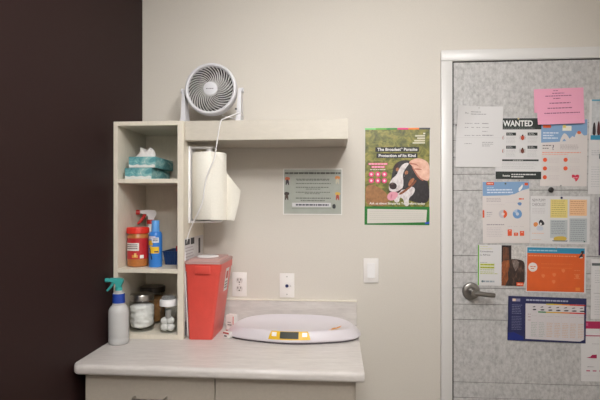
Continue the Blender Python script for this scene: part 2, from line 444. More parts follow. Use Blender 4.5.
# power cord: out of the back, over the shelf edge, down past the towel roll and behind the waste bin
def fl(px, py, Y): return at(px, py, Y) - Vector((fc.x, -.19, FZ))
cord = [Vector((.03, .055, .05)), Vector((.10, .05, .03)), Vector((.140, .02, .034)), fl(240.5, 112, -.21), fl(231, 116.0, -.26), fl(222.5, 119.0, -.290), fl(220.6, 121.5, -.2930), fl(220.0, 124.5, -.2925)]
cord += [fl(*p) for p in ((218.6, 132, -.2925), (216.4, 146, -.2935), (215.0, 156, -.2955), (213.6, 161, -.2965), (208.6, 171, -.2970), (205.6, 181, -.2965), (204.0, 191, -.2955), (203.4, 199, -.2955), (199.6, 210, -.296), (193.4, 222, -.285), (188.6, 233, -.262), (185.6, 246, -.268), (184.9, 256, -.292), (185.4, 280, -.292), (187.2, 318, -.296), (188.0, 336, -.290))]
MB().tube(cord, .0026, white, 8, 2).build('power_cord', fan, 60)['label'] = 'white power cord hanging down from the fan'

# ------------------------------------------------------------------ things in the unit
# tissue boxes
teal = two_tone('tissue_box_print', [(0.34, (66, 128, 136)), (0.50, (108, 166, 170)), (0.60, (150, 190, 188)), (0.74, (206, 212, 208))], 15, 0.5, (1, .6, 1.6), 3, dist=1.2)
tealend = mat('tissue_box_pale', (216, 218, 214), .5, var=.04, scale=40)
def tissue_box(x0, x1, y0, y1, z0, h, label):
    t = thing('tissue_box', label, 'tissue box', ((x0 + x1) / 2, (y0 + y1) / 2, z0), group='tissue boxes stacked in the top compartment')
    w, d = (x1 - x0) / 2, (y1 - y0) / 2
    MB().box(-w, w, -d, d, 0, h, teal, .0015, 1).build('carton', t, 30)
    b = MB()
    ring = []; n = 12
    vs = [(w * -.98, -d - .0004, .001), (w * .98, -d - .0004, .001)]
    top = [(w * (.98 - 1.96 * i / n), -d - .0004, h * (.26 + .05 * math.sin(i * 1.7))) for i in range(n + 1)]
    b.add(vs + top, [list(range(len(vs + top)))], tealend)
    b.build('printed_band', t, 0)
    return t, w, d
tA = tissue_box(-.907, -.789, -.277, -.052, S1 + .0005, .0475, 'teal and white tissue box lying under the other one in top compartment')
tB = tissue_box(-.893, -.775, -.270, -.047, S1 + .0495, .0475, 'teal and white tissue box on top, with a tissue pulled out')
b = MB(); vs = []; fs = []
N, M_ = 28, 10
for j in range(M_ + 1):
    q = j / M_
    for i in range(N):
        a = 2 * PI * i / N
        rad = (.036 - .024 * q ** .8) * (1 + .35 * math.sin(a * 3 + q * 2) * (.3 + q)) + .006
        vs.append((-.004 + rad * 1.15 * math.cos(a) + .012 * q * math.sin(q * 3), -.07 + rad * .8 * math.sin(a),   .048 + .034 * q + .010 * math.sin(a * 2 + 1) * q))
for j in range(M_):
    for i in range(N): fs.append([j * N + i, j * N + (i + 1) % N, (j + 1) * N + (i + 1) % N, (j + 1) * N + i])
fs.append([M_ * N + i for i in range(N)])
b.add(vs, fs, mat('tissue_white', (206, 202, 200), .9, spec=.1)).build('tissue', tB[0], 60)['label'] = 'crumpled white tissue'

# peanut-butter jar
pj = thing('food_jar', 'plastic jar of brown spread with red lid and red label in middle compartment', 'jar', (-.874, -.216, S2 + .0005))
pbm = mat('peanut_brown', (176, 108, 52), .3, var=.08, scale=50, coat=.3)
redlid = mat('red_lid', (214, 50, 38), .4)
MB().lathe([(0, 0), (.040, 0), (.0445, .004), (.0455, .012), (.0455, .120), (.0445, .135), (.041, .143), (.041, .146), (0, .146)], (0, 0, 0), pbm, 48).build('jar_body', pj)
b = MB()
sg = 64
prof = [(.0446, .1435), (.0466, .1445), (.0468, .168), (.0455, .1705), (0, .1705)]
b.lathe(prof, (0, 0, 0), redlid, 48)
for k in range(48):
    a = 2 * PI * k / 48
    b.box(-.0009, .0009, .0464, .0476, .146, .167, redlid, mx=Matrix.Rotation(a, 4, 'Z'))
b.build('lid', pj, 30)
def band(r, z0, z1, a0, a1, m, n=24, wav=0):
    vs = []; fs = []
    for i in range(n + 1):
        a = math.radians(a0 + (a1 - a0) * i / n)
        vs += [(r * math.cos(a), r * math.sin(a), z0 + wav * math.sin(i * .7)), (r * math.cos(a), r * math.sin(a), z1)]
    for i in range(n): fs.append([2 * i, 2 * i + 2, 2 * i + 3, 2 * i + 1])
    return vs, fs, m
lab = MB(); lab.add(*band(.0458, .034, .124, -165, 15, mat('jar_label_red', (186, 40, 48), .4)))
lab.add(*band(.0460, .070, .104, -150, -62, ink((226, 222, 216))))
for z in (.078, .086, .094): lab.add(*band(.0462, z, z + .004, -142, -70, ink((120, 110, 112))))
lab.add(*band(.0460, .040, .052, -100, -68, ink((214, 150, 70)))); lab.add(*band(.0461, .044, .060, -88, -76, ink((230, 196, 120))))
lab.add(*band(.0460, .037, .052, -58, -36, ink((232, 230, 226))))
lab.build('label', pj, 60, fix=False)
# blue spray can
bc = thing('spray_can', 'blue aerosol can with blue cap and yellow panels beside the red lidded jar', 'can', (-.7885, -.233, S2 + .0005))
bluem = mat('can_blue', (52, 124, 206), .35)
MB().lathe([(0, 0), (.0275, 0), (.0285, .003), (.0285, .138), (.026, .148), (.021, .153), (0, .153)], (0, 0, 0), bluem, 40).build('can_body', bc)
MB().lathe([(.0175, .152), (.0168, .170), (.0160, .198), (.0140, .201), (0, .201)], (0, 0, 0), mat('can_cap_blue', (92, 156, 222), .4), 32).build('cap', bc)
lab = MB()
for i, (z0, z1, a0, a1, c) in enumerate([(.094, .108, -150, -92, (232, 176, 40)), (.100, .116, -142, -100, (232, 176, 40)), (.106, .128, -100, -40, (226, 226, 232)), (.120, .134, -140, -70, (210, 205, 222)),
                          (.060, .088, -110, -38, (236, 190, 50)), (.064, .070, -80, -45, (90, 80, 90)), (.112, .117, -92, -50, (90, 96, 120)), (.120, .124, -88, -52, (90, 96, 120)), (.128, .134, -138, -112, (60, 60, 130))]):
    lab.add(*band(.0287 + .0001 * (i % 4), z0, z1, a0, a1, ink(c)))
vs = []; fs = []
for i in range(9):
    a = math.radians(-128 + 24 * i / 8); z = .082 - .05 * i / 8
    vs += [(.0292 * math.cos(a), .0292 * math.sin(a), z), (.0292 * math.cos(a + .14), .0292 * math.sin(a + .14), z + .003)]
for i in range(8): fs.append([2 * i, 2 * i + 1, 2 * i + 3, 2 * i + 2])
lab.add(*band(.02885, .060, .092, -128, -100, ink((236, 190, 50))))
lab.add(vs, fs, ink((34, 32, 40)))
lab.build('label', bc, 60, fix=False)
# trigger spray bottles: the one behind the jar and the one on the worktop share a head design
def trigger_head(parent, z0, noz, body, trig, collar, cname, k=1.0):
    """collar, pump body with nozzle pointing along -x, curved trigger"""
    MB().lathe([(.0165 * k, z0), (.0165 * k, z0 + .016 * k), (.013 * k, z0 + .018 * k), (0, z0 + .018 * k)], (0, 0, 0), collar, 28).build(cname, parent)
    z = z0 + .018 * k
    pr = [(.020, .018), (.022, .030), (.016, .040), (-.004, .043), (-.040, .041), (-.046, .037), (-.046, .027), (-.020, .024), (-.013, .012), (-.012, 0), (.012, 0), (.014, .010)]
    b = MB().prism([(a * k, z + c * k) for a, c in pr], .022 * k, body, 'y', -.011 * k)
    b.build('pump_head', parent, 40)
    MB().lathe([(0, -.016 * k), (.0095 * k, -.016 * k), (.0105 * k, -.012 * k), (.0105 * k, 0), (0, 0)], (-.046 * k, 0, z + .032 * k), noz, 20, 'x').build('nozzle', parent)
    b = MB().tube([(-.024 * k, 0, z + .026 * k), (-.030 * k, 0, z + .010 * k), (-.044 * k, 0, z - .008 * k), (-.054 * k, 0, z - .018 * k)], lambda t: (.0080 - .0030 * t) * k, trig, 10, 2)
    b.build('trigger', parent, 50)
sb = thing('spray_bottle', 'white spray bottle with red trigger standing behind the red lidded jar', 'spray bottle', (-.868, -.085, S2 + .0005), math.radians(28))
MB().lathe([(0, 0), (.033, 0), (.035, .004), (.035, .130), (.030, .150), (.017, .165), (.0135, .172), (.0135, .180), (0, .180)], (0, 0, 0), white, 36).build('bottle', sb)
redt = mat('trigger_red', (196, 44, 40), .4)
trigger_head(sb, .180, redt, white, redt, redt, 'collar', 1.08)
# dark blue basket with a red pack
bk = thing('plastic_basket', 'dark blue plastic basket at the right back of the middle compartment', 'basket', (-.7255, -.105, S2 + .0005))
nav = mat('basket_blue', (32, 62, 112), .35)
b = MB()
w0, w1, d0, d1, hh, th = .044, .052, .062, .070, .062, .002
def ring(w, d, z): return [(-w, -d, z), (w, -d, z), (w, d, z), (-w, d, z)]
vs = ring(w0, d0, 0) + ring(w1, d1, hh) + ring(w1 + .004, d1 + .004, hh) + ring(w1 + .004, d1 + .004, hh - .004) + ring(w1 - th, d1 - th, hh - .001) + ring(w0 - th, d0 - th, .002)
fs = [[3, 2, 1, 0]]
for a, c in ((0, 1), (3, 2), (1, 4), (4, 5)):
    for i in range(4): fs.append([a * 4 + i, a * 4 + (i + 1) % 4, c * 4 + (i + 1) % 4, c * 4 + i])
for i in range(4): fs.append([4 + i, 4 + (i + 1) % 4, 8 + (i + 1) % 4, 8 + i])
fs.append([20, 21, 22, 23])
b.add(vs, fs, nav).build('basket_shell', bk, 30)
b = MB()
for i in range(9): b.box(-.040 + .01 * i - .0012, -.040 + .01 * i + .0012, -.072, -.0665, .006, .054, nav, mx=None)
b.build('ribs', bk, 0)
rp = MB().box(-.020, .020, -.030, .030, 0, .080, mat('red_packet', (170, 44, 44), .45), .004, 2).build('packet', None, 40, (-.709, -.115, S2 + .0032))
tag(rp, 'small red packet sticking out of the dark blue basket', 'packet')
# jars in the bottom compartment
def jar(loc, r, h, label, cat='jar', facets=0):
    t = thing('storage_jar', label, cat, loc)
    MB().lathe([(0, 0), (r * .93, 0), (r, .005), (r, h * .90), (r * .9, h)], (0, 0, 0), glass, 40).build('glass', t, 40, fix=False)
    return t
j1 = jar((-.851, -.228, S3 + .0005), .052, .132, 'glass jar of white cotton with a silver metal lid beside the spray bottle')
MB().lathe([(.048, .130), (.0505, .131), (.0508, .152), (.049, .156), (0, .157)], (0, 0, 0), steel, 44).build('lid', j1)
b = MB()
vs = []; fs = []; NC, NR = 64, 30
for j in range(NR + 1):
    q = j / NR; z = .006 + .118 * q
    edge = min(1, (q * 8) ** .5, ((1 - q) * 6) ** .5)
    for i in range(NC):
        a = 2 * PI * i / NC
        p = Vector((math.cos(a) * 1.3, math.sin(a) * 1.3, q * 4.5 + .5 * math.sin(a)))
        d = abs(noise.noise(p * 1.1)) * 1.6 + .4 * noise.noise(p * 3.1)
        r = .0505 * edge * (1 - .13 * d)
        vs.append((r * math.cos(a), r * math.sin(a), z))
for j in range(NR):
    for i in range(NC): fs.append([j * NC + i, j * NC + (i + 1) % NC, (j + 1) * NC + (i + 1) % NC, (j + 1) * NC + i])
fs.append([i for i in range(NC)][::-1]); fs.append([NR * NC + i for i in range(NC)])
b.add(vs, fs, cottonm)
tag(b.build('cotton_wool', None, 80, (-.851, -.228, S3 + .0005)), 'white cotton wool filling the jar with the silver metal lid', 'cotton', kind='stuff')
j2 = jar((-.862, -.078, S3 + .0005), .058, .140, 'larger glass jar of brown pellets with dark lid, behind the cotton jar')
MB().lathe([(.055, .138), (.0575, .139), (.0578, .160), (.055, .164), (0, .165)], (0, 0, 0), darksteel, 44).build('lid', j2)
b = MB().lathe([(0, .006), (.054, .008), (.0555, .02), (.0555, .112), (.04, .116), (0, .118)], (0, 0, 0), mat('pellet_brown', (160, 116, 70), .8, var=.25, scale=110, bump=.8), 40)
tag(b.build('brown_pellets', None, 60, (-.862, -.078, S3 + .0005)), 'brown pellets filling the larger jar with the dark lid', 'pellets', kind='stuff')
j3 = jar((-.7235, -.252, S3 + .0005), .036, .115, 'small glass jar with a white lid on the right of the bottom compartment')
MB().lathe([(.0335, .112), (.0372, .113), (.0372, .134), (.035, .138), (.030, .140), (0, .141)], (0, 0, 0), white, 40).build('lid', j3)
MB().lathe([(0, .141), (.031, .141), (.030, .148), (.022, .153), (0, .154)], (0, 0, 0), clear_mat('clear_plastic', (225, 228, 228), .2, .25, (210, 210, 210)), 32).build('clear_cap', j3)
b = MB()
for i, (x, y, z, r) in enumerate(((-.013, -.012, .021, .018), (.014, -.011, .022, .018), (0, .014, .020, .018), (.012, -.010, .050, .0175), (-.013, -.008, .048, .0175), (.002, .016, .046, .017))):
    b.lump((x, y, z), r, r, r * .9, cottonm, .06, 5, 3, i * 2.2)
tag(b.build('cotton_balls', None, 80, (-.7235, -.252, S3 + .0005)), 'white cotton balls at the bottom of the small jar', 'cotton', kind='stuff')
b = MB().lathe([(.0, .062), (.012, .062), (.012, .088), (.0135, .089), (.0135, .096), (.010, .096), (.010, .065), (0, .065)], (.004, -.014, 0), mat('bright_cup', (206, 204, 202), .3, .6), 28)
tag(b.build('metal_cup', None, 40, (-.7235, -.252, S3 + .0005)), 'small shiny metal cup inside the white lidded jar', 'cup')

# ------------------------------------------------------------------ spray bottle on the worktop
wsb = thing('spray_bottle', 'frosted spray bottle with teal trigger and blue neck band on the worktop corner', 'spray bottle', (-.889, -.372, CT + .0005), math.radians(8))
frost = clear_mat('frosted_plastic', (242, 242, 242), .3, .62, (232, 232, 232), .3)
MB().lathe([(0, 0), (.036, 0), (.0395, .004), (.0400, .015), (.0400, .022), (.0390, .025), (.0400, .028), (.0400, .128), (.0385, .138), (.032, .150), (.0245, .157), (.0235, .166), (.022, .205), (.0165, .208), (.0165, .216), (0, .216)], (0, 0, 0), frost, 44).build('bottle', wsb, 40)
MB().lathe([(.0236, .166), (.0250, .166), (.0240, .202), (.0225, .203)], (0, 0, 0), mat('neck_band_blue', (30, 66, 160), .5), 36).build('neck_band', wsb)
MB().lathe([(0, .004), (.036, .006), (.0370, .012), (.0370, .098), (0, .099)], (0, 0, 0), clear_mat('bottle_liquid', (236, 236, 234), .1, .35, (222, 220, 218)), 40).build('liquid', wsb)
tealp = mat('trigger_teal', (62, 166, 162), .4)
trigger_head(wsb, .214, tealp, tealp, tealp, tealp, 'collar', .86)

# ------------------------------------------------------------------ paper towel holder and roll
PX, PY = -.554, -.214
RT, RB = at(210, 152.6, PY - .03).z, at(210, 219.6, PY - .05).z
th_ = thing('paper_towel_holder', 'white bracket holding the paper towel roll, fixed to the side of the storage unit', 'holder', (UX1, PY, RB))
H = RT - RB
MB().box(.0008, .010, -.035, .05, -.016, H + .030, white, .003, 2).build('back_plate', th_, 40)
MB().box(.006, .105, -.016, .03, H + .020, H + .030, white, .003, 2).build('top_arm', th_, 40)
b = MB().box(.006, .06, -.02, .03, -.016, -.006, white, .003, 2)
b.lathe([(0, -.014), (.050, -.014), (.056, -.010), (.056, -.006), (.050, -.003), (0, -.003)], (PX - UX1, 0, 0), white, 36)
b.build('bottom_arm', th_, 40)
MB().lathe([(.010, H + .022), (.014, H + .014), (.014, H - .02), (0, H - .02)], (PX - UX1, 0, 0), white, 20).build('top_plug', th_)
RR = .0735
roll = thing('paper_towel_roll', 'large white paper towel roll hanging upright beside the unit with a loose sheet', 'paper towel', (PX, PY, RB))
b = MB(); vs = []; fs = []
N = 72
prof = [(.022, .0), (RR - .002, 0), (RR, .003), (RR, H - .003), (RR - .002, H), (.022, H), (.022, 0)]
b.lathe(prof, (0, 0, 0), towel, N).build('paper', roll, 40)
MB().lathe([(.0205, -.0005), (.0222, -.0005), (.0222, H + .0005), (.0205, H + .0005), (.0205, -.0005)], (0, 0, 0), mat('cardboard', (168, 136, 98), .8), 30).build('core', roll, 40)
# loose end leaving the front right of the roll, folded out to a point
b = MB(); vs = []; fs = []
NU, NV2 = 16, 14
for i in range(NU + 1):
    q = i / NU
    for j in range(NV2 + 1):
        w = j / NV2
        if q < .35:
            a = math.radians(-70 + 75 * q / .35); x = (RR + .0012) * math.cos(a); y = (RR + .0012) * math.sin(a)
        else:
            e = (q - .35) / .65
            x = RR + .0012 + e * (.066 - .032 * (1 - w) ** 1.3)
            y = .006 - .026 * e * w - .010 * math.sin(e * PI) * (1 - w)
        e = max(0, (q - .35) / .65)
        z0 = -.002 - .004 * e; z1 = H * .70 - .076 * e
        if q <= .35: z1 = H - .002 - (.30 * H - .002) * (q / .35) ** 1.5
        vs.append((x, y, z0 + (z1 - z0) * w))
for i in range(NU):
    for j in range(NV2):
        k = i * (NV2 + 1) + j
        fs.append([k, k + 1, k + NV2 + 2, k + NV2 + 1])
n = len(vs)
vs2 = [(x, y + .0006, z) for x, y, z in vs]
b.add(vs + vs2, fs + [[n + q for q in f][::-1] for f in fs], towel).build('loose_sheet', roll, 60)

# ------------------------------------------------------------------ sharps container
sc_ = thing('sharps_container', 'red sharps waste container with translucent lid on the worktop beside the unit', 'container', (-.5575, -.196, CT + .0005), 0)
redm = mat('sharps_red', (216, 80, 70), .35, var=.03, scale=14, sss=.08)
def taper(w0, d0, w1, d1, z0, z1, m, rad=.012, n=5, off0=(0, 0), off1=(0, 0), steps=1):
    def loop(w, d, z, o):
        pts = []
        for cx, cy, a0 in ((w - rad, d - rad, 0), (-w + rad, d - rad, 90), (-w + rad, -d + rad, 180), (w - rad, -d + rad, 270)):
            for k in range(n + 1):
                a = math.radians(a0 + 90 * k / n)
                pts.append((cx + rad * math.cos(a) + o[0], cy + rad * math.sin(a) + o[1], z))
        return pts
    A = loop(w0, d0, z0, off0); B = loop(w1, d1, z1, off1); k = len(A)
    return A + B, [list(range(k))[::-1], [k + i for i in range(k)]] + [[i, (i + 1) % k, k + (i + 1) % k, k + i] for i in range(k)], m
b = MB(); b.add(*taper(.050, .101, .0745, .110, 0, .285, redm, off0=(-.014, -.002)))
body = b.build('bin_body', sc_, 40); sc_.scale = (1, 1, 1.035)
b = MB(); b.add(*taper(.0765, .112, .078, .1135, .277, .306, redm)); b.build('rim_band', sc_, 40)
lidm = clear_mat('lid_translucent', (240, 205, 200), .3, .6, (226, 186, 180), .3)
b = MB(); b.add(*taper(.0795, .116, .078, .1145, .3065, .318, lidm)); b.add(*taper(.066, .100, .062, .094, .318, .326, lidm)); b.build('lid', sc_, 40)
MB().lathe([(0, .3265), (.047, .3265), (.047, .330), (.044, .3315), (0, .332)], (-.006, -.012, 0), white, 40).build('opening_cap', sc_)
b = MB().box(-.032, .032, -.1185, -.112, .268, .300, redm, .002, 2); b.build('front_catch', sc_, 40)
# white warning label on the right side, following the tapered wall
def side(y, z): 
    q = z / .285
    return (.036 + (.0745 - .036) * q + .0006, y, z)
def quad_side(y0, y1, z0, z1, e=0):
    p = [side(y0, z0), side(y1, z0), side(y1, z1), side(y0, z1)]
    return [(x + e, y, z) for x, y, z in p]
b = MB(); b.add(quad_side(-.002, .062, .178, .276), [[0, 1, 2, 3]], ink((226, 222, 220)))
b.add(quad_side(.012, .050, .230, .262, .0004), [[0, 1, 2, 3]], ink((196, 96, 88)))
for z in (.190, .202, .214): b.add(quad_side(.006, .054, z, z + .005, .0004), [[0, 1, 2, 3]], ink((120, 116, 116)))
b.build('warning_label', sc_, 0, fix=False)

# ------------------------------------------------------------------ baby scale
SCX, SCY = -.188, -.190
scl = thing('baby_scale', 'white baby weighing scale with yellow display panel lying on the worktop', 'scale', (SCX, SCY, CT + .0005), math.radians(-1))
scw = mat('scale_white', (212, 206, 211), .28, coat=.2)
SA, SB = .290, .135
def outline(a):
    c, s = math.cos(a), math.sin(a); n = 2 / 2.7
    x = SA * math.copysign(abs(c) ** n, c); y = SB * math.copysign(abs(s) ** n, s)
    if s < 0: y -= .022 * math.exp(-(x / .13) ** 2) * abs(s)
    return x, y
RS = .84
def spt(a, s):
    x, y = outline(a); endk = abs(math.cos(a)) ** 4
    rim = .050 + .012 * max(0, math.sin(a)) - .006 * endk
    if s >= RS:
        q = (1 - s) / (1 - RS)
        z = .012 + (rim - .012) * (math.sin(q * PI / 2) ** .85)
    else:
        q = s / RS
        z = .030 + (rim - .030) * (q ** 3.2)
    return Vector((x * s, y * s, z))
b = MB(); vs = []; fs = []
NA = 128
ss = [.0, .15, .3, .45, .58, .68, .75, .79, .815, .83, .84, .85, .865, .885, .905, .925, .945, .965, .98, .99, 1.0]
for s in ss[1:]:
    for i in range(NA): vs.append(spt(2 * PI * i / NA, s))
vs.append(Vector((0, 0, .030))); ctr = len(vs) - 1
for i in range(NA): fs.append([ctr, i, (i + 1) % NA])
for k in range(len(ss) - 2):
    for i in range(NA): fs.append([k * NA + i, (k + 1) * NA + i, (k + 1) * NA + (i + 1) % NA, k * NA + (i + 1) % NA])
base = len(vs)
for i in range(NA):
    x, y = outline(2 * PI * i / NA); vs.append((x * .985, y * .985, .008))
k = len(ss) - 2
for i in range(NA): fs.append([k * NA + i, base + i, base + (i + 1) % NA, k * NA + (i + 1) % NA])
fs.append([base + i for i in range(NA)])
b.add(vs, fs, scw).build('tray', scl, 60)
b = MB(); vs = []
for z, sc2 in ((0, .95), (.010, .965)):
    for i in range(NA):
        x, y = outline(2 * PI * i / NA); vs.append((x * sc2, y * sc2, z))
fs = [[i for i in range(NA)][::-1], [NA + i for i in range(NA)]] + [[i, (i + 1) % NA, NA + (i + 1) % NA, NA + i] for i in range(NA)]
b.add(vs, fs, mat('scale_base_grey', (88, 82, 86), .5)).build('base', scl, 30)
def ang_for_x(x, s=.92):
    lo, hi = PI * 1.02, PI * 1.98
    for _ in range(40):
        mid = (lo + hi) / 2
        if outline(mid)[0] * s < x: lo = mid
        else: hi = mid
    return (lo + hi) / 2
def front_pt(x, s, e):
    a = ang_for_x(x, s); p = spt(a, s); p1 = spt(a + .02, s); p2 = spt(a, s - .01)
    n = (p1 - p).cross(p2 - p).normalized()
    if n.y > 0: n = -n
    return p + n * e
def patch(mb, fx0, fx1, s0, s1, e, m, n=16, k=5):
    vs = []; fs = []
    for j in range(k + 1):
        q = j / k; s = s0 + (s1 - s0) * q
        x0 = fx0(q) if callable(fx0) else fx0; x1 = fx1(q) if callable(fx1) else fx1
        for i in range(n + 1): vs.append(front_pt(x0 + (x1 - x0) * i / n, s, e))
    for j in range(k):
        for i in range(n): fs.append([j * (n + 1) + i, j * (n + 1) + i + 1, (j + 1) * (n + 1) + i + 1, (j + 1) * (n + 1) + i])
    mb.add(vs, fs, m)
c0 = at(290, 335, -.33).x - SCX
yel = mat('panel_yellow', (222, 178, 30), .4)
b = MB(); patch(b, lambda q: c0 - .086 + .012 * q, lambda q: c0 + .086 - .012 * q, .986, .872, .0010, yel); pan = b.build('display_panel', scl, 60, fix=False)
b = MB(); patch(b, c0 - .038, c0 + .038, .975, .885, .0016, mat('lcd_dark', (66, 68, 62), .5, spec=.25)); b.build('display_screen', pan, 60, fix=False)
for s_, nm in ((-1, 'button'), (1, 'button')):
    b = MB(); patch(b, c0 + s_ * .062 - .010, c0 + s_ * .062 + .010, .955, .900, .0022, white, 6, 3); b.build(nm, pan, 60, fix=False)
# orange swoosh mark in the pan
b = MB()
def pan_z(x, y):
    a = math.atan2(y / SB, x / SA); ox, oy = outline(a)
    s = min(.83, math.hypot(x, y) / max(1e-6, math.hypot(ox, oy)))
    return spt(a, s).z + .0012
def tray_xy(px, py):
    p = at(px, py, SCY)
    # meet the sight line with the pan at about 4 cm height
    d = p - cam.location; t = (CT + .042 - EYE) / d.z; w = cam.location + d * t
    return w.x - SCX, w.y - SCY
for pts in ([(329, 328.6), (333, 327.6), (337, 326.2), (341.5, 325.2), (340, 326.6), (336, 327.8), (332.6, 328.6)], [(331, 327.6), (333, 326.4), (336, 326.2), (334, 327.4)], [(320, 330.2), (330, 329.2), (346, 329.8), (330, 329.9)]):
    q = [tray_xy(*p) for p in pts]
    b.add([(x, y, pan_z(x, y)) for x, y in q], [list(range(len(q)))], ink((232, 160, 60)))
b.build('logo', scl, 0, fix=False)
# small white carton with red edges between container and scale
ctn = thing('small_carton', 'small white carton with red edges leaning between red container and scale', 'carton', (at(229, 330, -.20).x, -.145, CT + .0005), math.radians(-22))
b = MB().box(-.020, .020, -.016, .016, 0, .072, mat('carton_white', (226, 222, 218), .6), .001, 1); b.build('carton_body', ctn, 30)
b = MB(); b.box(.0165, .0205, -.0166, -.0160, .004, .068, ink((190, 90, 84))); b.box(-.0202, .0202, -.0166, -.0160, 0, .006, ink((190, 90, 84))); b.box(-.012, .010, -.0166, -.0160, .026, .032, ink((150, 146, 144))); b.box(-.012, .006, -.0166, -.0160, .038, .042, ink((150, 146, 144)))
b.build('carton_print', ctn, 0)
ctn2 = thing('small_carton', 'tiny white and red carton lying in front of the leaning one beside the scale', 'carton', (at(228, 333, -.26).x, -.262, CT + .0005), math.radians(-30))
MB().box(-.016, .016, -.012, .012, 0, .026, mat('carton_white', (226, 222, 218), .6), .001, 1).build('carton_body', ctn2, 30)
b = MB(); b.box(-.0162, .0162, -.0126, -.0120, .019, .026, ink((176, 74, 70))); b.box(-.010, .004, -.0126, -.0120, .007, .013, ink((90, 84, 86))); b.build('carton_print', ctn2, 0)

# ------------------------------------------------------------------ outlet, jack and switch plates
def plate(name, label, cat, px, py, w=.0700, h=.1145):
    p = at(px, py, -.003)
    t = thing(name, label, cat, (p.x, 0, p.z))
    MB().box(-w / 2, w / 2, -.0062, -.0004, -h / 2, h / 2, offw, .0022, 2).build('cover_plate', t, 40)
    return t
def screw(t, z):
    MB().lathe([(0, -.0076), (.0032, -.0074), (.0036, -.006), (0, -.006)], (0, 0, z), mat('screw_grey', (176, 172, 168), .4), 14, 'y').build('screw', t)
ou = plate('wall_outlet', 'white double power outlet on the wall right of the red container', 'outlet', 239.5, 284.3)
for sz in (-1, 1):
    b = MB(); pr = [(.0165 * math.cos(2 * PI * k / 28), max(-.0135, min(.0135, .0170 * math.sin(2 * PI * k / 28)))) for k in range(28)]
    b.prism([(a, c + sz * .0195) for a, c in pr], .0016, mat('receptacle_white', (212, 206, 202), .4), 'y', -.0078)
    r_ = b.build('receptacle', ou, 30)
    b = MB(); z = sz * .0195
    b.box(-.0086, -.0054, -.0082, -.0077, z - .001, z + .0085, blackp); b.box(.0054, .0086, -.0082, -.0077, z, z + .0080, blackp)
    b.lathe([(0, -.0082), (.0031, -.0082), (.0031, -.0077), (0, -.0077)], (0, 0, z - .0085), blackp, 14, 'y')
    b.build('slots', r_, 0)
screw(ou, 0)
jk = plate('jack_plate', 'white wall plate with one dark blue jack, right of the power outlet', 'wall plate', 287, 285.4)
MB().lathe([(0, -.011), (.0055, -.011), (.0075, -.009), (.0080, -.0062), (0, -.0062)], (0, 0, -.002), mat('jack_blue', (20, 34, 88), .35), 24, 'y').build('jack', jk)['label'] = 'dark blue round jack'
screw(jk, .042); screw(jk, -.042)
MB().box(.014, .020, -.0068, -.0062, -.004, -.001, ink((150, 146, 142))).build('mark', jk, 0)
sw = plate('light_switch', 'white rocker light switch on the wall below the dog poster', 'switch', 371, 270.5)
MB().box(-.0180, .0180, -.0074, -.0062, -.035, .035, white, .0008, 1).build('switch_frame', sw)
b = MB().prism([(-.0074, .0325), (-.0086, .0325), (-.0078, 0), (-.0125, -.0325), (-.0074, -.0325)], .030, white, 'x', -.015)
b.build('rocker', sw, 20)

